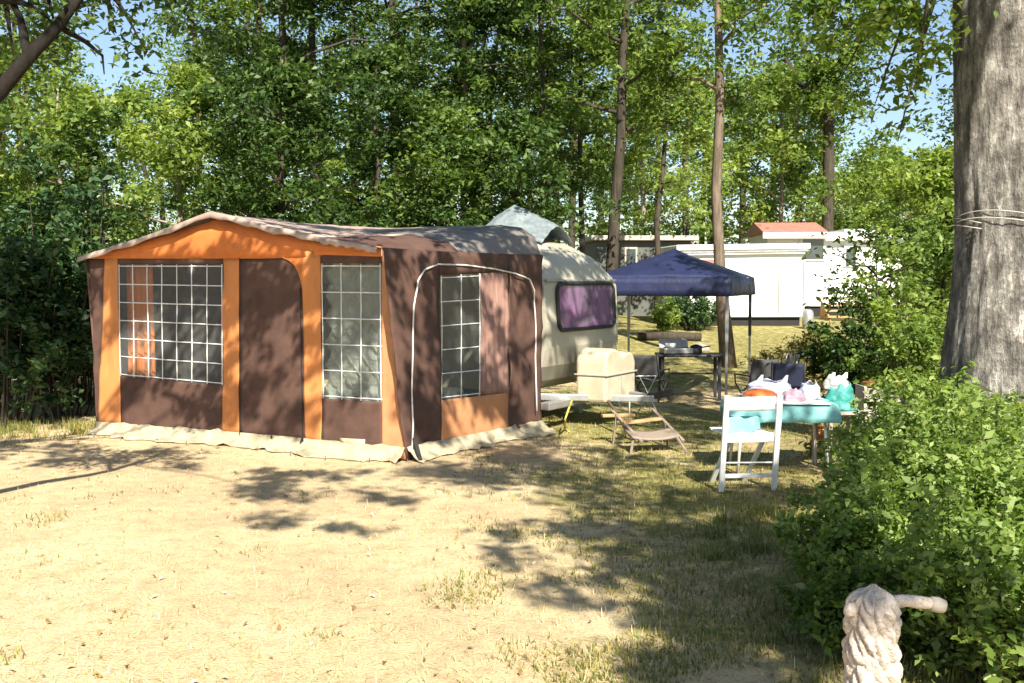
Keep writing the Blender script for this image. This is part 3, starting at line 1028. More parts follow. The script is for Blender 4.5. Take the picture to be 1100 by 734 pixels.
# white folding chair seen from behind
cb = gpt(803, 529)
ch = thing('folding_chair', 'white wooden folding chair seen from behind at the turquoise table', 'chair', cb, R(7))
hw = .225
for sx in (-hw, hw):
    MB().bar((sx, 0, 0), (sx + .03, -.03, .80), .045, .03, (0, 1, 0)).build('back_post', M['whitewood'], ch, bevel=.006)
for sx in (-.14, .15):
    MB().bar((sx - .03, .42, 0), (sx + .02, .08, .44), .04, .028, (0, 1, 0)).build('front_leg', M['whitewood'], ch, bevel=.006)
rows = [[(-.20 + .42 * i / 10, -.005 + .05 * math.sin(math.pi * i / 10) * -.5, .67 + .115 * j / 3) for i in range(11)] for j in range(4)]
MB().grid(rows).build('back_slat', M['whitewood'], ch, smooth=True, solid=.016)
MB().box((.012, .02, .445), (.42, .05, .075)).build('seat_rail', M['whitewood'], ch, bevel=.006)
for k in range(5):
    MB().box((.012, .10 + .075 * k, .468), (.41, .06, .018)).build('seat_slat', M['whitewood'], ch, bevel=.004)
MB().box((.004, .012, .13), (.43, .022, .035)).build('stretcher', M['whitewood'], ch, bevel=.004)
MB().tube([(-.2, .012, .24), (.22, .012, .235)], .008, 6).build('stretcher', M['palesteel'], ch, smooth=True)
# turquoise towel hung over the chair's seat back
rows = [[(-.185 + .30 * i / 12, .035 + .012 * math.sin(i * 1.1 + j * .3), .62 - .17 * j / 8 * (1 - .35 * abs(i - 5) / 7)) for i in range(13)] for j in range(9)]
o = MB().grid(rows).build('towel', M['turq'], smooth=True, solid=.008)
o.location = cb; o.rotation_euler = (0, 0, R(7))
tag(o, 'turquoise towel hanging between the posts of the white folding chair', 'towel')
# orange bunch by the shrubs
ob = gpt(880, 492)
of = thing('orange_flower', 'clump of orange flowers at the edge of the shrubs', 'flowers', ob)
rs = np.random.RandomState(3)
V, Fq = leaves(rs.normal(size=(120, 3)) * np.array([.075, .06, .07]) + np.array([0, 0, .17]), .055, rs, .2, .7)
arr_mesh('blossoms', V, Fq, [leafmat('orange_petal', [(.60, .20, .06), (.75, .32, .12), (.8, .5, .26)], .3)], parent=of)
V, Fq = leaves(rs.normal(size=(160, 3)) * np.array([.07, .06, .05]) + np.array([0, 0, .07]), .07, rs)
arr_mesh('foliage', V, Fq, [M['leaf_shrub']], parent=of)

# ------------------------------------------------------------------ gazebo
GD = 17.0
gc = Vector((xat(727, 17.6), 17.9, 0))
GA = R(-22)
gb_z = -.25
hw_ = 1.13
gzb = thing('gazebo', 'navy blue pop-up gazebo with thin steel legs', 'gazebo', (gc.x, gc.y, gb_z), GA)
EZ, PZ = 2.03, 2.52
def gcan(sx, sy):
    r_ = max(abs(sx), abs(sy))
    z = EZ + (PZ - EZ) * (1 - r_) ** .85 - .05 * math.sin(math.pi * r_) * (1 - abs(abs(sx) - abs(sy)))
    return Vector((sx * hw_ * 1.02, sy * hw_ * 1.02, z + .02 * noise.noise(Vector((sx * 3, sy * 3, 1)))))
NG = 24
rows = [[gcan(-1 + 2 * i / NG, -1 + 2 * j / NG) for i in range(NG + 1)] for j in range(NG + 1)]
MB().grid(rows).build('canopy', M['gazebo'], gzb, smooth=True, solid=.006)
cs = [(-1, -1), (1, -1), (1, 1), (-1, 1)]
for k in range(4):
    (ax, ay), (bx, by) = cs[k], cs[(k + 1) % 4]
    rows = []
    for j in range(4):
        row = []
        for i in range(21):
            s_ = i / 20
            x = ax + (bx - ax) * s_; y = ay + (by - ay) * s_
            o_ = 1.03 + .006 * j + .008 * math.sin(i * 1.7) * j / 3
            row.append((x * hw_ * o_, y * hw_ * o_, EZ - .30 * j / 3 + .02 * noise.noise(Vector((x, y, 1)))))
        rows.append(row)
    MB().grid(rows).build('valance', M['gazebo'], gzb, smooth=True, solid=.005)
for k, (ax, ay) in enumerate(cs):
    lg = MB().bar((ax * hw_ * .98, ay * hw_ * .98, 1.0), (ax * hw_ * .98, ay * hw_ * .98, EZ - .02), .05).build('leg', M['darkmetal'] if k in (2,) else M['steel'], gzb, bevel=.006)
    MB().bar((ax * hw_ * .98, ay * hw_ * .98, 0), (ax * hw_ * .98, ay * hw_ * .98, 1.0), .036).build('leg_extension', M['steel'], lg, bevel=.004)
    MB().box((ax * hw_ * .98, ay * hw_ * .98, .006), (.12, .12, .012)).build('foot_plate', M['steel'], lg)
    bx, by = cs[(k + 1) % 4]
    mx_, my_ = (ax + bx) / 2, (ay + by) / 2
    q = .96
    MB().bar((ax * hw_ * q, ay * hw_ * q, EZ - .08), (mx_ * hw_ * q, my_ * hw_ * q, EZ - .30), .022).build('truss', M['steel'], gzb)
    MB().bar((bx * hw_ * q, by * hw_ * q, EZ - .08), (mx_ * hw_ * q, my_ * hw_ * q, EZ - .30), .022).build('truss', M['steel'], gzb)

# table under the gazebo
tp = Vector((xat(741, 17.4), 17.4, -.25)); tp.z = gz(*tp.xy)
dt = thing('folding_table', 'dark folding table in the shade under the blue gazebo', 'table', tp, R(-3))
MB().box((0, 0, .74), (1.1, .62, .04)).build('table_top', M['darkmetal'], dt, bevel=.01)
for sx in (-.46, .46):
    for sy in (-.24, .24):
        MB().bar((sx, sy, .72), (sx * 1.02, sy * 1.05, 0), .05).build('leg', M['darkmetal'], dt)
MB().bar((-.46, -.24, .45), (.46, -.24, .45), .03).build('stretcher', M['darkmetal'], dt)
sv = thing('camp_stove', 'grey camping stove with an open lid on the dark folding table', 'stove', tp + Vector((-.22, 0, .762)), R(8))
MB().box((0, 0, .05), (.5, .3, .09)).build('body', M['steel'], sv, bevel=.012)
MB().box((0, .16, .14), (.5, .012, .2), Matrix.Rotation(R(-20), 3, 'X')).build('lid', M['steel'], sv, bevel=.003)
MB().lathe([(.07, .096), (.09, .10), (.09, .17), (.07, .175)], 16, (-.1, 0, 0)).build('burner', M['palesteel'], sv, smooth=True)
pt = thing('cooking_pot', 'small dark pot on the folding table right of the stove', 'pot', tp + Vector((.12, .05, .762)))
MB().lathe([(.09, 0), (.1, .01), (.1, .12), (.09, .125), (.02, .15)], 18).build('body', M['darkmetal'], pt, smooth=True)
MB().tube([(.1, 0, .10), (.24, .02, .12)], .012, 6).build('handle', M['darkmetal'], pt, smooth=True)

def camp_chair(label, loc, rz, fab, fr_, grp='camp chairs round the blue gazebo'):
    t = thing('camp_chair', label, 'chair', loc, rz, grp)
    rows = [[(-.25 + .5 * i / 8, -.22 + .44 * j / 6, .44 - .04 * math.sin(math.pi * i / 8)) for i in range(9)] for j in range(7)]
    MB().grid(rows).build('seat', fab, t, smooth=True, solid=.012)
    rows = [[(-.25 + .5 * i / 8, .22 + .14 * j / 6 + .03 * math.sin(math.pi * i / 8), .48 + .46 * j / 6) for i in range(9)] for j in range(7)]
    MB().grid(rows).build('backrest', fab, t, smooth=True, solid=.012)
    for sx in (-.27, .27):
        MB().tube([(sx, -.26, 0), (sx, .24, .5), (sx, .37, .96)], .014, 7).build('frame', fr_, t, smooth=True)
        MB().tube([(sx, .30, 0), (sx, -.22, .46), (sx, -.24, .62)], .014, 7).build('leg', fr_, t, smooth=True)
        MB().box((sx, 0, .63), (.05, .5, .025)).build('armrest', fr_, t, bevel=.006)
    t.scale = (.86, .86, .82)
    return t
def gl(px, d): return Vector((xat(px, d), d, gz(xat(px, d), d)))
camp_chair('grey camp chair left of the dark folding table', gl(700, 17.2), R(150), M['greyfab'], M['darkmetal'])
camp_chair('dark camp chair right of the gazebo front leg', gl(812, 16.2), R(200), M['greyfab'], M['darkmetal'])
camp_chair('navy camp chair behind the plastic bags', gl(846, 15.4), R(170), M['navy'], M['darkmetal'])
camp_chair('pale grey camp chair under the right edge of the gazebo', gl(834, 17.4), R(230), M['greyfab'], M['steel'])

# ------------------------------------------------------------------ homes beyond
def slab(mb, x0, x1, y0, y1, z0_, z1_): return mb.box(((x0 + x1) / 2, (y0 + y1) / 2, (z0_ + z1_) / 2), (abs(x1 - x0), abs(y1 - y0), abs(z1_ - z0_)))
HD = 29.0
def hz_(py, d): return H + (300 - py) * d / F
mh = thing('static_caravan', 'long white static caravan beyond the blue gazebo', 'caravan', (xat(800, HD), HD, gz(xat(800, HD), HD)), R(4))
bz = mh.location.z
x0, x1 = xat(728, HD) - mh.location.x, xat(866, HD) - mh.location.x
zb, zt = hz_(341, HD) - bz, hz_(270, HD) - bz
slab(MB(), x0, x1, 0, 2.4, zb, zt).build('wall', M['home_white'], mh, bevel=.04)
MB().prism([(x0 - .1, -.12, zt + .004), (x1 + .1, -.12, zt + .06), (x1 + .1, -.12, zt + .22), (x0 - .1, -.12, zt + .16)], (0, 2.65, 0)).build('roof', M['home_white'], mh, bevel=.03)
MB().box(((x0 + x1) / 2, -.14, zt - .012), (x1 - x0 + .1, .06, .05), Matrix.Rotation(R(-1), 3, 'Y')).build('gutter', M['steel'], mh)
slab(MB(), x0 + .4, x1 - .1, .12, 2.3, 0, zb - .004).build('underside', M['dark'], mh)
wn = slab(MB(), x0 + .45, x0 + 1.25, -.025, .02, zb + 1.0, zb + 1.6).build('window', M['red_roof'], mh)
for k, xx in enumerate((x1 - .75, x1 - .05)):
    MB().bar((xx, -.03, zb + .1), (xx, -.03, zt - .25), .025, .02).build('door_edge', M['caravan_trim'], mh)
HD2 = 33.0
m2 = thing('mobile_home', 'white clad mobile home with a low red roof behind the sapling', 'mobile home', (xat(890, HD2), HD2, gz(xat(890, HD2), HD2)), R(-3))
bz = m2.location.z
x0, x1 = xat(824, HD2) - m2.location.x, xat(968, HD2) - m2.location.x
zb, zt = .35, hz_(251, HD2) - bz
mb = MB()
nb = 16
hb = (zt - zb) / nb
poly = []
for k in range(nb):
    poly += [(x0, -.022, zb + k * hb), (x0, 0, zb + (k + 1) * hb)]
poly += [(x0, 3.2, zt), (x0, 3.2, zb)]
MB().prism(poly, (x1 - x0, 0, 0)).build('wall', M['home_white'], m2)
MB().prism([(x0 - .15, -.25, zt + .003), (x0 - .15, 1.6, zt + .42), (x0 - .15, 3.45, zt + .003)], (xat(893, HD2) - xat(824, HD2), 0, 0)).build('roof', M['red_roof'], m2)
slab(MB(), x0 + .3 + xat(893, HD2) - xat(824, HD2), x1 + .2, -.2, 3.4, zt + .004, zt + .12).build('flat_roof', M['home_white'], m2, bevel=.02)
slab(MB(), x0 - .2, x1 + .2, -.32, -.26, zt - .17, zt + .02).build('fascia', M['home_white'], m2, bevel=.01)
for wx, ww, hh in ((872, 22, 26), (912, 10, 22)):
    wx0 = xat(wx, HD2) - m2.location.x; ww_ = ww * HD2 / F
    wz = hz_(268 if ww > 15 else 276, HD2) - bz
    fr_ = MB()
    fr_.box((wx0, -.03, wz), (ww_ + .14, .07, hh * HD2 / F * .8 + .14)).build('window', M['home_white'], m2, bevel=.01)
    fr_o = [c for c in m2.children if c.name.startswith('window')][-1]
    MB().box((wx0, -.07, wz), (ww_, .02, hh * HD2 / F * .8)).build('pane', M['pane_dark'], fr_o)
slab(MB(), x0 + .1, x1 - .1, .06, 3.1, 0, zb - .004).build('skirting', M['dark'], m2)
# wooden deck steps
ds = thing('deck_steps', 'orange wooden deck steps in front of the white mobile home', 'steps', (xat(915, 31), 31, gz(xat(915, 31), 31)), R(-3))
for k in range(4):
    MB().box((0, .3 * k, .12 + .17 * k), (1.45, .34, .05)).build('tread', M['deck'], ds, bevel=.006)
for sx in (-.66, .66):
    MB().prism([(sx, -.1, 0), (sx, 1.1, 0), (sx, 1.1, .57), (sx, -.1, .06)], (.04, 0, 0)).build('stringer', M['deck'], ds)
# gas bottles at the corner
for k, (pxx, lab) in enumerate(((868, 'grey gas bottle standing between the static caravan and deck steps'),)):
    g_ = thing('gas_bottle', lab, 'gas bottle', (xat(pxx, 28.3), 28.3, gz(xat(pxx, 28.3), 28.3)))
    MB().lathe([(.13, 0), (.15, .03), (.15, .42), (.12, .5), (.05, .54)], 18).build('cylinder', M['steel'], g_, smooth=True)
    MB().lathe([(.03, .54), (.03, .6), (.05, .605), (.05, .63)], 12).build('valve', M['darkmetal'], g_, smooth=True)
# grey cabin left
HD3 = 34.0
cab = thing('cabin', 'dark grey cabin with a pale framed window behind the gazebo roof', 'cabin', (xat(695, HD3), HD3, gz(xat(695, HD3), HD3)), R(3))
bz = cab.location.z
x0, x1 = xat(640, HD3) - cab.location.x, xat(742, HD3) - cab.location.x
zt = hz_(259, HD3) - bz
slab(MB(), x0, x1, 0, 3, 0, zt).build('wall', M['home_grey'], cab, bevel=.02)
slab(MB(), x0 - .2, x1 + .2, -.25, 3.2, zt + .004, zt + .16).build('roof', M['greywood'], cab, bevel=.02)
f_ = MB().box((xat(677, HD3) - cab.location.x, -.03, zt - .62), (.42, .06, .82)).build('window', M['greywood'], cab, bevel=.01)
MB().box((xat(677, HD3) - cab.location.x, -.065, zt - .62), (.30, .02, .70)).build('pane', M['pane_dark'], f_)
# log and rock on the slope
lp = gl(718, 25.5)
tag(MB().tube([lp + Vector((-.75, .05, .1)), lp + Vector((0, 0, .12)), lp + Vector((.8, -.03, .1))], [.10, .12, .10], 10).build('log', M['bark_dark'], smooth=True, loc=lp), 'dark log lying across the dry grass slope beyond the gazebo', 'log')
def rock(label, loc, s_, seed):
    mb = MB(); n, m = 12, 7
    rows = []
    for j in range(m + 1):
        f = math.pi * j / m; row = []
        for i in range(n + 1):
            a = 2 * math.pi * (i % n) / n
            d = Vector((math.sin(f) * math.cos(a), math.sin(f) * math.sin(a), math.cos(f)))
            r_ = 1 + .3 * noise.noise(d * 1.5 + Vector((seed, 0, 0)))
            row.append((d.x * s_ * r_, d.y * s_ * r_ * .8, max(-.02, d.z * s_ * r_ * .65 + .2 * s_)))
        rows.append(row)
    o = mb.grid(rows).build('rock', M['stone'], smooth=True)
    o.location = loc
    return tag(o, label, 'rock')
rock('rounded brown rock on the grass slope behind the gazebo legs', gl(752, 23.5), .22, 1)
rock('low pale rock in front of the white static caravan', gl(856, 21), .3, 4)

# ------------------------------------------------------------------ vegetation
def skeleton(h, cb, cr, rs, nl=14, fork=None, lean=0, shape=1.0):
    """trunk polyline, limbs, twig ends"""
    tr = []
    x = y = 0
    for i in range(9):
        f = i / 8
        x += rs.normal() * .02 * h * .25 + lean * h / 8
        y += rs.normal() * .02 * h * .25
        tr.append(np.array([x, y, h * .96 * f]))
    tr[0] = np.array([0, 0, -.15]); 
    limbs = []; ends = []
    for k in range(nl):
        f = cb / h + (1 - cb / h) * ((k + rs.rand() * .8) / nl) * .95
        i = min(7, int(f * 8)); p = tr[i] + (tr[i + 1] - tr[i]) * (f * 8 - i)
        g = (f - cb / h) / (1 - cb / h + 1e-6)
        r_ = cr * (math.sin(math.pi * min(1, .22 + .78 * g) ** shape) * .9 + .12) * (.65 + .5 * rs.rand())
        a = k * 2.4 + rs.rand() * .9
        d = np.array([math.cos(a), math.sin(a), .35 + .35 * g]); d /= np.linalg.norm(d)
        q = [p]
        for s_ in range(1, 5):
            q.append(p + d * r_ * s_ / 4 + np.array([0, 0, -.10 * r_ * (s_ / 4) ** 2]) + rs.normal(size=3) * .05 * r_)
        limbs.append(q)
        for s_ in range(1, 5):
            nt_ = 1 + s_
            for _ in range(nt_):
                ends.append(q[s_] + rs.normal(size=3) * np.array([.24, .24, .17]) * r_ * (.45 + .18 * s_))
    return tr, limbs, ends

def wood_mesh(name, tr, limbs, r0, mat, parent, h, n=8, taper=.85):
    mb = MB()
    rr_ = [r0 * (1.35 if i == 0 else 1 - taper * i / (len(tr) - 1)) for i in range(len(tr))]
    mb.tube([Vector(p) for p in tr], rr_, n)
    for q in limbs:
        k = max(.02, r0 * (1 - taper * q[0][2] / h) * .5)
        mb.tube([Vector(p) for p in q], [k * (1 - .2 * i) for i in range(len(q))], 5, False)
    return mb.build(name, mat, parent, smooth=True)

def tree(label, loc, h, cb, cr, leafm, barkm, r0, seed, nleaf=9000, lsize=.15, nl=14, group='trees standing behind the camp pitch', rad=.5, lean=0, name='tree', shape=1.0, rotz=0, cat='tree'):
    rs = np.random.RandomState(seed)
    t = thing(name, label, cat, loc, rotz, group)
    tr, limbs, ends = skeleton(h, cb, cr, rs, nl, lean=lean, shape=shape)
    wood_mesh('trunk', tr, limbs, r0, barkm, t, h)
    cent = clump_leaves(ends, nleaf / len(ends), rad, rs)
    V, Fq = leaves(cent, lsize, rs)
    arr_mesh('crown', V, Fq, [leafm], parent=t)
    return t

TR = [
 # label, px, depth, h, cb, cr, leaf, bark, r0, seed, nleaf, lean
 ('dark trunked tree rising just right of the caravan roof', 652, 22, 13, 4.6, 2.5, 'leaf_mid', 'bark_dark', .15, 1, 9000, .0),
 ('tall straight tree with a ruddy sunlit trunk behind the gazebo right leg', 784, 21.5, 15, 5.2, 1.9, 'leaf_mid', 'bark_pine', .135, 2, 7000, .004),
 ('slim dark tree left of the dark trunk by the caravan', 630, 26, 12, 3.8, 2.0, 'leaf_mid', 'bark_dark', .09, 4, 7000, -.01),
 ('slender dark trunk behind the grey awning roof', 576, 25, 13, 3.6, 2.3, 'leaf_dark', 'bark_dark', .09, 5, 9000, .0),
 ('thin dark stemmed tree behind the middle of the awning roof', 526, 28, 14, 2.8, 2.8, 'leaf_dark', 'bark_dark', .08, 6, 10000, .01),
 ('pale barked tree among the dark trees behind the awning', 497, 26, 13, 4.2, 2.4, 'leaf_dark', 'bark_pale', .11, 7, 9000, -.005),
 ('slim tree leaning right between the caravan and the ruddy trunk', 706, 30, 12, 4.0, 2.0, 'leaf_light', 'bark_dark', .10, 8, 5500, .05),
 ('light green bushy tree at the left edge of the awning', 70, 18, 5.2, .9, 2.3, 'leaf_light', 'bark_pale', .10, 11, 10000, .0),
 ('light green slender tree in front of the tall dark tree left of the gable', 195, 19.5, 5.9, 1.0, 1.9, 'leaf_light', 'bark_pale', .09, 12, 9000, .0),
 ('tall dark green tree left of centre with a spreading crown', 298, 24, 13, 2.6, 2.8, 'leaf_dark', 'bark_dark', .16, 13, 12000, .0),
 ('tall dark tree directly behind the awning gable', 345, 25, 14, 2.0, 3.0, 'leaf_dark', 'bark_dark', .15, 14, 13000, .0),
 ('broad dark tree behind the middle of the picture', 430, 26, 14, 2.0, 3.0, 'leaf_dark', 'bark_dark', .15, 15, 13000, .0),
 ('bushy tree cut by the left picture edge', -30, 15.5, 6.6, 1.0, 2.2, 'leaf_mid', 'bark_dark', .11, 16, 9000, .0),
 ('low dense tree behind the awning ridge', 400, 20, 6.4, 1.2, 2.1, 'leaf_dark', 'bark_dark', .09, 17, 9000, .0),
 ('low dark tree behind the caravan rear', 300, 19, 6.0, 1.0, 1.9, 'leaf_dark', 'bark_dark', .09, 18, 9000, .0),
 ('tall tree whose crown fills the sky over the caravan', 590, 32, 16, 4.0, 3.2, 'leaf_mid', 'bark_dark', .16, 19, 12000, .0),
 ('loose light green tree behind the white static caravan', 835, 38, 8.6, 2.0, 3.0, 'leaf_light', 'bark_pale', .13, 20, 9000, .0),
 ('low rounded light tree behind the mobile home red roof', 960, 39, 5.9, 1.2, 2.6, 'leaf_light', 'bark_pale', .13, 21, 10000, .0),
 ('bright green leafy tree left of the big oak trunk', 1008, 18, 4.4, .7, 1.25, 'leaf_light', 'bark_dark', .07, 22, 9500, .0),
 ('yellow green tree between the two dark trunks near the gazebo', 690, 36, 10, 1.8, 2.8, 'leaf_light', 'bark_pale', .12, 23, 8500, .0),
 ('tall dark tree in the left background beside the blue sky gap', 285, 30, 15, 3.5, 2.6, 'leaf_mid', 'bark_dark', .16, 24, 11000, .0),
 ('dense tree low behind the caravan roof sheet', 555, 21, 5.2, .8, 1.7, 'leaf_dark', 'bark_dark', .07, 25, 7500, .0),
 ('dark small tree filling the gap under the pale barked tree', 470, 21, 5.4, .8, 1.9, 'leaf_mid', 'bark_dark', .07, 26, 8000, .0),
]
for (lab, px, d, h, cb_, cr_, lm, bm, r0, seed, nlf, lean) in TR:
    tree(lab, (xat(px, d), d, gz(xat(px, d), d)), h, cb_, cr_, M[lm], M[bm], r0, seed, int(nlf * 1.4), .068 + .0026 * d, 15 if h > 8 else 12, lean=lean, rad=.27 + .07 * (cr_ > 2.4))
# forked tree against the right-hand sky
def forked():
    rs = np.random.RandomState(31)
    d = 36
    t = thing('tree', 'forked tree with two rising boughs against the blue sky patch', 'tree', (xat(887, d), d, gz(xat(887, d), d)), 0, 'trees standing behind the camp pitch')
    def zz(py): return H + (300 - py) * d / F - t.location.z
    k = d / F
    mb = MB()
    mb.tube([(0, 0, -.2), (.02, 0, zz(200)), (0, 0, zz(150)), (-.05, 0, zz(120))], [.22, .2, .19, .17], 8)
    br = [[(0, 0, zz(125)), (-12 * k, .3, zz(85)), (-30 * k, .5, zz(40)), (-38 * k, .6, zz(-20))], [(0, 0, zz(125)), (6 * k, -.2, zz(80)), (16 * k, -.3, zz(35)), (14 * k, -.3, zz(-25))], [(-2 * k, 0, zz(100)), (28 * k, .4, zz(55)), (44 * k, .5, zz(20))], [(-4 * k, 0, zz(110)), (-34 * k, -.3, zz(95)), (-52 * k, -.5, zz(70))]]
    ends = []
    for b in br:
        mb.tube(b, [.13, .10, .07, .04][:len(b)], 6, False)
        for i in range(1, len(b)):
            a, c = np.array(b[i - 1]), np.array(b[i])
            for _ in range(9): ends.append(a + (c - a) * rs.rand() + rs.normal(size=3) * np.array([.8, .8, .5]))
    for _ in range(26): ends.append(np.array([rs.normal() * 1.6, rs.normal() * 1.2, zz(150 + 80 * rs.rand())]))
    mb.build('trunk', M['bark_dark'], t, smooth=True)
    V, Fq = leaves(clump_leaves(ends, 95, .45, rs), .17, rs)
    arr_mesh('crown', V, Fq, [M['leaf_mid']], parent=t)
forked()
# sapling in front of the white home
tree('thin dark stemmed sapling in front of the white mobile home', (xat(942, 15.5), 15.5, gz(xat(942, 15.5), 15.5)), 2.9, 1.3, .85, M['leaf_mid'], M['bark_dark'], .028, 41, 1000, .10, 11, rad=.3, name='sapling', cat='sapling', group='saplings by the mobile home')

def bush(label, loc, r, h, leafm, seed, n=6000, ls=.05, group='shrubs round the pitch', squash=.8, name='shrub'):
    rs = np.random.RandomState(seed)
    t = thing(name, label, 'shrub', loc, 0, group)
    ends = []; mb = MB()
    ns = 24
    shoots = []
    for k in range(ns):
        a = k * 2.4; rr_ = r * math.sqrt((k + .5) / ns)
        lump = .5 + .9 * rs.rand() ** .8
        top = np.array([math.cos(a) * rr_, math.sin(a) * rr_ * squash, h * (1 - .45 * (rr_ / r) ** 2) * lump])
        base = np.array([math.cos(a) * rr_ * .3, math.sin(a) * rr_ * .3, -.03])
        mid_ = (base + top) / 2 + rs.normal(size=3) * .05 * r
        mb.tube([Vector(base), Vector(mid_), Vector(top)], [.012 * r + .004, .009 * r + .003, .003], 5, False)
        for f in (.45, .7, .9, 1.0, 1.05):
            for _ in range(2): ends.append(base + (top - base) * f + rs.normal(size=3) * np.array([.15, .15, .08]) * r)
        if k % 2 == 0 and ls < .07:
            tip = top + np.array([rs.normal() * .10, rs.normal() * .10, (.10 + .16 * rs.rand())])
            mb.tube([Vector(top), Vector((top + tip) / 2 + rs.normal(size=3) * .012), Vector(tip)], [.004, .003, .0015], 5, False)
            for f in np.linspace(.1, 1, 7): shoots.append(top + (tip - top) * f)
    mb.build('stems', M['bark_dark'], t, smooth=True)
    c = clump_leaves(ends, n / len(ends), .095 * r + .02, rs, .9)
    half = len(c) // 3
    rs.shuffle(c)
    V1, F1 = leaves(c[:half], ls * 1.4, rs)
    V2, F2 = leaves(c[half:], ls * .9, rs)
    Vs, Fs = [V1, V2], [F1, F2 + len(V1)]
    if shoots:
        V3, F3 = leaves(clump_leaves(shoots, 7, .03, rs, 1), ls * 1.15, rs, .1)
        Vs.append(V3); Fs.append(F3 + len(V1) + len(V2))
    arr_mesh('foliage', np.concatenate(Vs), np.concatenate(Fs), [leafm], parent=t)
    return t
def gb_(px, d): return (xat(px, d), d, gz(xat(px, d), d))
SH = [
 ('dense green shrub in front of the big oak trunk', 1055, 7.6, .85, .68, 'leaf_shrub', 15000, .038),
 ('green shrub right of the white chair', 968, 7.6, .48, .60, 'leaf_shrub', 9000, .036),
 ('bright shrub at the right picture edge', 1090, 6.0, .72, .70, 'leaf_shrub', 13000, .036),
 ('bright green shrub behind the roped post', 1000, 5.8, .58, .60, 'leaf_shrub', 13000, .034),
 ('low leafy shrub left of the roped post', 922, 5.5, .34, .46, 'leaf_shrub', 8000, .034),
 ('shrub right of the roped post with sunlit tips', 1050, 4.7, .46, .60, 'leaf_shrub', 11000, .032),
 ('shaded low shrub at the foot of the roped post', 925, 4.8, .26, .28, 'leaf_mid', 5000, .032),
 ('shrub at the lower right picture corner', 1115, 4.3, .46, .55, 'leaf_shrub', 9000, .032),
 ('shrub growing between the flowers and the oak', 1005, 8.8, .66, .66, 'leaf_shrub', 10000, .04),
]
for k, (lab, px, d, r_, h_, lm, n_, ls) in enumerate(SH):
    bush(lab, gb_(px, d), r_, h_, M[lm], 60 + k, int(n_ * .62), ls * 1.3)
SB = [
 ('dark leafy bush at the left picture edge', 5, 12.6, 1.0, 2.3, 'leaf_blue', 9000, .085),
 ('dark bush beside the left end of the awning', 68, 13.2, .9, 2.5, 'leaf_blue', 9000, .085),
 ('tall dark bush just behind the awning left wall', 92, 14.6, .9, 2.9, 'leaf_dark', 8000, .09),
 ('dark bush behind the leftmost bush', -25, 14.2, 1.2, 3.0, 'leaf_dark', 9000, .09),
 ('dark green bush at the foot of the sapling', 925, 15.3, .75, 1.35, 'leaf_dark', 6500, .08),
 ('pale green bush left of the oak trunk', 985, 13.6, .7, 1.35, 'leaf_light', 6000, .07),
 ('scrubby bush on the slope right of the gazebo', 858, 18.6, .7, .42, 'leaf_olive', 2600, .08),
 ('scrubby bush right of the gazebo right leg', 835, 20.5, .55, .40, 'leaf_olive', 1800, .08),
 ('small round bush under the gazebo edge on the dry slope', 715, 27, .33, .75, 'leaf_light', 2000, .09),
 ('grey green mounded bush behind the gazebo front leg', 746, 28, .8, .95, 'leaf_blue', 3500, .09),
 ('low bush by the static caravan end', 884, 23, .7, .42, 'leaf_olive', 2200, .09),
 ('leafy bush in front of the mobile home wall', 1000, 21, 1.0, 2.0, 'leaf_light', 6000, .10),
]
for k, (lab, px, d, r_, h_, lm, n_, ls) in enumerate(SB):
    bush(lab, gb_(px, d), r_, h_, M[lm], 90 + k, n_, ls, 'bushes at the edge of the wood')

# far woods : one mass
def far_woods():
    rs = np.random.RandomState(77)
    pts = []; mb = MB()
    for k in range(112):
        d = 46 + 22 * rs.rand()
        px = -500 + 2480 * (k + rs.rand()) / 112
        x = xat(px, d); z0_ = gz(x, d)
        h = 13 + 5 * rs.rand()
        if 890 < px < 1040: h = 6.4 * d / 52
        elif 70 < px < 185: h = 9.0 * d / 52
        elif 690 < px < 905: h = 12 * d / 55
        mb.tube([(x, d, z0_ - .2), (x + rs.normal() * .3, d, z0_ + h * .6), (x + rs.normal() * .5, d, z0_ + h * .95)], [.2, .14, .04], 5, False)
        cr_ = 2.8 + 1.2 * rs.rand()
        nb_ = 60
        for _ in range(nb_):
            f = rs.rand() ** .8
            r_ = cr_ * (1.05 - .6 * f) * math.sqrt(rs.rand()); a = rs.rand() * 6.28
            pts.append((x + r_ * math.cos(a), d + r_ * math.sin(a), z0_ + .6 + (h - .6) * f))
    cent = clump_leaves(pts, 42, .65, rs)
    V, Fq = leaves(cent, .25, rs)
    nW = len(mb.v)
    W = np.array([tuple(v) for v in mb.v])
    Fw = np.array(mb.f)
    V2 = np.concatenate([W, V]); F2 = np.concatenate([Fw, Fq + nW])
    mi = np.concatenate([np.zeros(len(Fw)), np.ones(len(Fq))])
    o = arr_mesh('far_woods', V2, F2, [M['bark_dark'], M['leaf_mid']], mi)
    o['kind'] = 'stuff'; o['label'] = 'mass of trees closing the view far behind the pitch'
far_woods()

# ------------------------------------------------------------------ big near trees; their crowns throw the dapples
def on_front(px, py): return ppt(px, py, PL, NF)
def on_side(px, py): return ppt(px, py, PR, NS)
def on_cfront(px, py): return ppt(px, py, cpt(0, 0, 0), CU)

def inpoly(x, y, poly):
    c = False
    for i in range(len(poly)):
        x1, y1 = poly[i]; x2, y2 = poly[i - 1]
        if (y1 > y) != (y2 > y) and x < (x2 - x1) * (y - y1) / (y2 - y1) + x1: c = not c
    return c

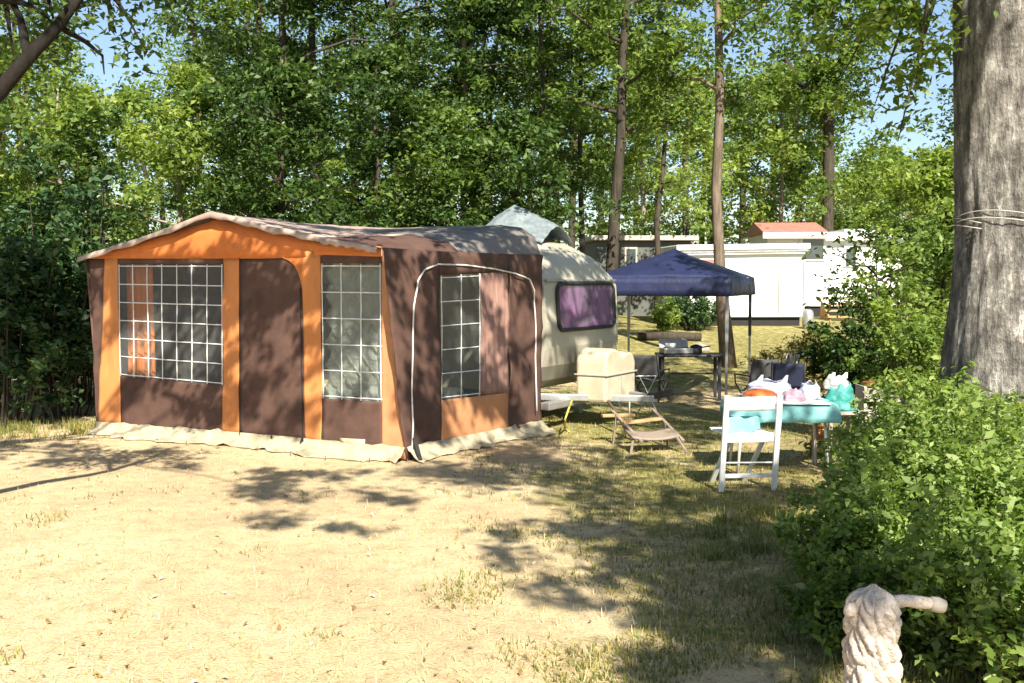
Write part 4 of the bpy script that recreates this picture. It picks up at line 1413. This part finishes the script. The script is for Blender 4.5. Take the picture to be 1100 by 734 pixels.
def targets(poly, n, fn, seed, thr=-1, k=.02):
    rs = random.Random(seed); out = []
    xs = [p[0] for p in poly]; ys = [p[1] for p in poly]
    tries = 0
    while len(out) < n and tries < 20000:
        tries += 1
        x, y = rs.uniform(min(xs), max(xs)), rs.uniform(min(ys), max(ys))
        if not inpoly(x, y, poly): continue
        if noise.noise(Vector((x * k, y * k * 1.6, seed))) < thr: continue
        out.append(fn(x, y))
    return out

def big_crown(t, fork, groups, base_r, barkm, leafm, seed, zc=7.5, lsize=.085, per=60, rad=.30, extra=()):
    """limbs from the fork to clusters of leaf clumps lying up-sun of the wanted shadow points; t is the thing"""
    rs = np.random.RandomState(seed)
    base = np.array(t.location)
    mb = MB(); ends = []
    F_ = Vector(fork)
    for pts, z_lo, z_hi, c_rad, c_per in groups:
        cl = []
        if not pts: continue
        for P in pts:
            z = z_lo + (z_hi - z_lo) * rs.rand()
            cl.append(P + SUN * ((z - P.z) / SUN.z))
        # split the cluster in chunks of about 9 by angle from its centre
        cen = sum(cl, Vector()) / len(cl)
        cl.sort(key=lambda p: (p.x - cen.x) + .6 * (p.y - cen.y))
        hub = cen - Vector((0, 0, .35))
        m1 = F_.lerp(hub, .5) + Vector((0, 0, .4))
        mb.tube([F_, F_.lerp(m1, .5) + Vector((.1, 0, .15)), m1, m1.lerp(hub, .5) + Vector((0, .1, .1)), hub], [base_r * k_ for k_ in (.8, .6, .45, .32, .22)], 8, False)
        for i in range(0, len(cl), 8):
            ch_ = cl[i:i + 8]
            h2 = sum(ch_, Vector()) / len(ch_) - Vector((0, 0, .12))
            mb.tube([hub, hub.lerp(h2, .5) + Vector((0, 0, .1)), h2], [base_r * .2, base_r * .14, base_r * .09], 6, False)
            for p in ch_:
                mb.tube([h2, h2.lerp(p, .6) + Vector((0, 0, .06)), p], [base_r * .07, base_r * .05, .003], 5, False)
        ends.append(clump_leaves([tuple(p) for p in cl], c_per, c_rad, rs, .7))
    return mb, np.concatenate(ends), rs

def finish_crown(t, ends, rs, per, rad, lsize, leafm, parent=None):
    c = (clump_leaves(ends, per, rad, rs, .7) if per else ends) - np.array(t.location)
    V, Fq = leaves(c, lsize, rs, .5)
    return arr_mesh('crown', V, Fq, [leafm], parent=t)

# right oak
OX, OY = 4.42, 9.4
oak = thing('oak_tree', 'massive grey barked oak trunk at the right picture edge', 'tree', (OX, OY, gz(OX, OY)))
n, prof_o = 48, [(-.2, .80, 0), (.0, .70, 0), (.25, .60, 0), (.6, .555, .0), (1.0, .52, .01), (1.6, .475, .03), (2.2, .455, .04), (3.0, .45, .0), (3.8, .455, -.02), (4.6, .45, -.05), (5.6, .42, -.08), (6.6, .36, -.15)]
rows = []
for i in range(len(prof_o) - 1):
    for q in range(8):
        s_ = q / 8
        z = prof_o[i][0] * (1 - s_) + prof_o[i + 1][0] * s_
        r_ = prof_o[i][1] * (1 - s_) + prof_o[i + 1][1] * s_
        cx = prof_o[i][2] * (1 - s_) + prof_o[i + 1][2] * s_
        row = []
        for k in range(n * 2 + 1):
            a = 2 * math.pi * (k % (n * 2)) / (n * 2)
            flare = 1 + .10 * math.sin(5 * a + 1) * max(0, 1 - z / 1.0)
            rid = abs(noise.noise(Vector((math.cos(a) * 5.5, math.sin(a) * 5.5, z * .9)))) * .07 + .03 * noise.noise(Vector((math.cos(a) * 2, math.sin(a) * 2, z * .6)))
            rid += .03 * noise.noise(Vector((math.cos(a) * 13, math.sin(a) * 13, z * 2.5)))
            row.append((cx + math.cos(a) * r_ * (flare + rid - .03), math.sin(a) * r_ * (flare + rid - .03), z))
        rows.append(row)
MB().grid(rows).build('trunk', M['bark_oak'], oak, smooth=True)
# hollow scar
sc_p = []
ng1 = targets([(672, 388), (790, 384), (830, 425), (770, 470), (700, 480), (670, 430)], 95, gpt, 3)
ng2 = targets([(585, 245), (655, 270), (658, 375), (600, 380), (585, 300)], 44, on_cfront, 4, -.02, .05)
ng3 = targets([(425, 262), (580, 252), (582, 440), (440, 470)], 46, on_side, 5, .02, .035)
ng4 = targets([(1012, 250), (1045, 250), (1040, 420), (1008, 420)], 5, lambda x, y: dpt(x, y, 9.0), 6)
ng5 = targets([(430, 505), (580, 468), (720, 490), (860, 500), (850, 560), (620, 545)], 84, gpt, 7, -.12, .025)
groups = [(ng1, 6.2, 8.2, .32, 70), (ng2, 5.6, 7.4, .15, 36), (ng3, 5.2, 7.2, .16, 40), (ng4, 6.5, 8.0, .2, 30), (ng5, 6.0, 8.0, .26, 50)]
mb, ends, rs = big_crown(oak, (OX - .15, OY, 6.4), groups, .09, M['bark_oak'], M['leaf_mid'], 21)
# hanging sprays seen at the top of the picture
vis = []
def spray(p0, p1, mbx, n_, spread):
    a, b = Vector(p0), Vector(p1)
    pts = [a.lerp(b, i / 4) + Vector((0, 0, -.18 * (i / 4) ** 2)) for i in range(5)]
    mbx.tube(pts, [.03, .024, .017, .010, .004], 5, False)
    for _ in range(n_):
        f = .2 + .85 * rs.rand()
        q = a.lerp(b, f) + Vector((0, 0, -.18 * f * f))
        vis.append(tuple(q + Vector(rs.normal(size=3)) * spread))
for (xa, ya, xb, yb, d, n_) in ((1015, -120, 930, 20, 9.0, 16), (1010, -90, 985, 60, 8.8, 14), (1000, -140, 870, 0, 9.4, 14), (990, -160, 800, -10, 10, 14), (960, -160, 700, -5, 10.5, 12), (1005, -60, 940, 90, 9.0, 9), (1000, -80, 900, 70, 9.6, 12), (990, -110, 860, 40, 10, 12), (1008, -20, 965, 130, 9.3, 8), (900, -170, 620, -15, 11, 13), (980, -130, 800, 30, 10.6, 12)):
    spray(dpt(xa, ya, d), dpt(xb, yb, d), mb, n_, .13)
mb.build('limbs', M['bark_dark'], oak, True, True)
finish_crown(oak, ends, rs, 0, .30, .125, M['leaf_mid'])
finish_crown(oak, np.array(vis), rs, 34, .2, .085, M['leaf_mid'])
# twine round the oak
tw = []
for k in range(41):
    a = -math.pi * 1.0 + 2.2 * math.pi * k / 40
    z = 2.26 + .03 * math.sin(k * .4) - .0016 * k
    rr_ = .478
    tw.append((OX + .04 + math.cos(a) * rr_, OY + math.sin(a) * rr_, z))
tag(MB().tube(tw, .005, 6).build('twine', M['twine'], smooth=True, loc=(OX, OY, 2.26)), 'pale twine tied round the big oak trunk', 'twine')
tw2 = [(x, y, z + .045 + .02 * math.sin(i * .23)) for i, (x, y, z) in enumerate(tw)]
tag(MB().tube(tw2, .004, 6).build('twine', M['twine'], smooth=True, loc=(OX, OY, 2.3)), 'second slacker strand of twine just above the first on the oak', 'twine')

# left tree
LX, LY = -4.6, 4.6
lt_ = thing('oak_tree', 'dark branched oak leaning in from the upper left corner', 'tree', (LX, LY, gz(LX, LY)))
MB().tube([(0, 0, -.2), (.05, 0, .4), (.1, .05, 2), (.25, .1, 4), (.5, .1, 6)], [.38, .3, .26, .23, .18], 14).build('trunk', M['bark_dark'], lt_, smooth=True)
# shade on the upper front, roof and bushes on the left
g1 = targets([(115, 280), (330, 280), (410, 285), (410, 330), (325, 345), (240, 325), (120, 330)], 52, on_front, 8, -.3, .03)
g2 = targets([(120, 330), (415, 330), (415, 490), (120, 455)], 34, on_front, 9, .04, .035)
g3 = [roofpt(rnd.choice([2, 2, 3, 3, 3]), rnd.random(), rnd.random()) for _ in range(40)]
g3b = [roofpt(rnd.choice([3, 3, 4, 5, 6]), rnd.random(), .45 + .55 * rnd.random()) for _ in range(34)]
g4 = targets([(-60, 290), (95, 290), (95, 450), (-60, 450)], 58, lambda x, y: dpt(x, y, 12.6), 10, -.2, .02)
g5 = targets([(250, 505), (440, 505), (450, 560), (380, 580), (260, 560)], 34, gpt, 11, .0, .03)
g6 = targets([(-20, 462), (110, 470), (220, 485), (200, 505), (0, 500)], 30, gpt, 12, -.05, .03)
mb, ends, rs = big_crown(lt_, (LX + .45, LY + .1, 5.6), [(g1, 5.0, 6.8, .2, 52), (g2, 5, 6.8, .15, 34), (g3, 5.4, 7.4, .17, 40), (g3b, 5.4, 7.4, .22, 50), (g4, 5.4, 7.4, .3, 62), (g5, 5.8, 7.4, .17, 26), (g6, 5.6, 7.2, .17, 26)], .04, M['bark_dark'], M['leaf_mid'], 22)
vis = []
bough = [dpt(-60, 150, 6.2), dpt(0, 98, 6.2), dpt(30, 62, 6.2), dpt(62, 28, 6.3), dpt(92, -12, 6.4), dpt(120, -60, 6.6)]
st_ = Vector((LX + .15, LY + .05, 2.0))
mb.tube([st_] + bough, [.07, .058, .046, .040, .034, .028, .02], 10, False)
mb.tube([bough[2], dpt(22, 20, 6.4), dpt(2, -20, 6.5)], [.03, .022, .016], 7, False)
mb.tube([dpt(62, 28, 6.3), dpt(92, 45, 6.5), dpt(110, 60, 6.6), dpt(112, 80, 6.6)], [.02, .014, .009, .004], 6, False)
for (xa, ya, xb, yb, d, n_) in ((92, -40, 150, 12, 6.6, 12), (40, -40, 60, 5, 6.6, 9), (0, -30, 15, 40, 6.8, 7), (120, -60, 210, 0, 7.5, 14), (-20, 60, 8, 70, 6.6, 5), (0, 0, 60, -5, 6.4, 8)):
    spray(dpt(xa, ya, d), dpt(xb, yb, d), mb, n_, .10)
mb.build('limbs', M['bark_backlit'], lt_, True, True)
finish_crown(lt_, ends, rs, 0, .30, .125, M['leaf_mid'])
finish_crown(lt_, np.array(vis), rs, 26, .14, .065, M['leaf_dark'])

# tree behind the viewer on the right, shading the ground band
RX, RY = 4.2, -2.5
rt_ = thing('oak_tree', 'spreading oak behind the viewer whose leaves shade the ground by the shrubs', 'tree', (RX, RY, gz(RX, RY)))
MB().tube([(0, 0, -.2), (0, 0, .4), (-.1, .1, 2), (-.3, .3, 4), (-.5, .5, 5.2)], [.4, .32, .28, .24, .18], 14).build('trunk', M['bark_dark'], rt_, smooth=True)
h1 = targets([(630, 550), (820, 550), (830, 640), (850, 740), (730, 740), (690, 640)], 120, gpt, 13, -.25, .012)
h2 = targets([(520, 560), (680, 560), (690, 660), (540, 650)], 15, gpt, 14, .1, .03)
h3 = targets([(850, 690), (890, 690), (890, 740), (850, 740)], 5, gpt, 15, -.1, .02)
mb, ends, rs = big_crown(rt_, (RX - .5, RY + .5, 5.0), [(h1[:55], 5.6, 7.2, .27, 58), (h1[55:], 5.6, 7.2, .27, 58), (h2, 5.6, 7.0, .18, 30), (h3, 5.4, 6.8, .24, 50)], .07, M['bark_dark'], M['leaf_mid'], 23)
mb.build('limbs', M['bark_dark'], rt_, True, True)
finish_crown(rt_, ends, rs, 0, .26, .13, M['leaf_mid'])

# ------------------------------------------------------------------ roped post
PD = 3.4
pl_ = Vector((xat(944, PD), PD, 0)); pl_.z = gz(*pl_.xy)
ptop = H + (300 - 640) * PD / F - pl_.z
po = thing('fence_post', 'short whitish gnarled post with a side stub at the lower right', 'post', pl_)
rows = []
NA, NZ = 120, 150
for j in range(NZ + 1):
    z = -.08 + (ptop + .08) * j / NZ
    row = []
    for i in range(NA + 1):
        a = 2 * math.pi * (i % NA) / NA
        q = Vector((math.cos(a) * 1.55, math.sin(a) * 1.55, z * 13 + 1.1 * a if False else z * 13 + 1.5 * math.sin(a + 2)))
        dd = noise.voronoi(q * 1.15)[0]
        lump = max(0, dd[1] - dd[0])
        lump = min(1, lump * 1.5) ** .55
        r_ = .072 + .026 * lump + .007 * noise.noise(q * 2.3) + .003 * noise.noise(q * 7)
        fz = (z - ptop + .05) / .05
        if fz > 0: r_ *= math.sqrt(max(.0, 1 - .75 * fz * fz))
        row.append((math.cos(a) * r_, math.sin(a) * r_, z + (.012 * noise.noise(Vector((math.cos(a) * 2, math.sin(a) * 2, 9))) if fz > 0 else 0)))
    rows.append(row)
cap = []
for f in (.8, .55, .3, .02):
    cap.append([(p[0] * f, p[1] * f, p[2] + .022 * (1 - f) + .012 * noise.noise(Vector((p[0] * 40 * f, p[1] * 40 * f, 3)))) for p in rows[-1]])
MB().grid(rows + cap).build('body', M['post_whitish'], po, smooth=True)
MB().tube([(-.06, -.02, ptop - .045), (-.09, -.045, ptop - .05), (-.105, -.06, ptop - .055)], [.02, .022, .012], 10).build('knob', M['post_whitish'], po, smooth=True)
MB().tube([(.05, 0, ptop - .04), (.11, -.004, ptop - .03), (.16, -.005, ptop - .037), (.19, -.005, ptop - .04)], [.024, .02, .021, .019], 10).build('side_stub', M['post_whitish'], po, smooth=True)
MB().tube([(.19, -.005, ptop - .04), (.215, -.005, ptop - .045), (.235, -.005, ptop - .05)], [.024, .026, .022], 10).build('stub_cap', M['greywood'], po, smooth=True)
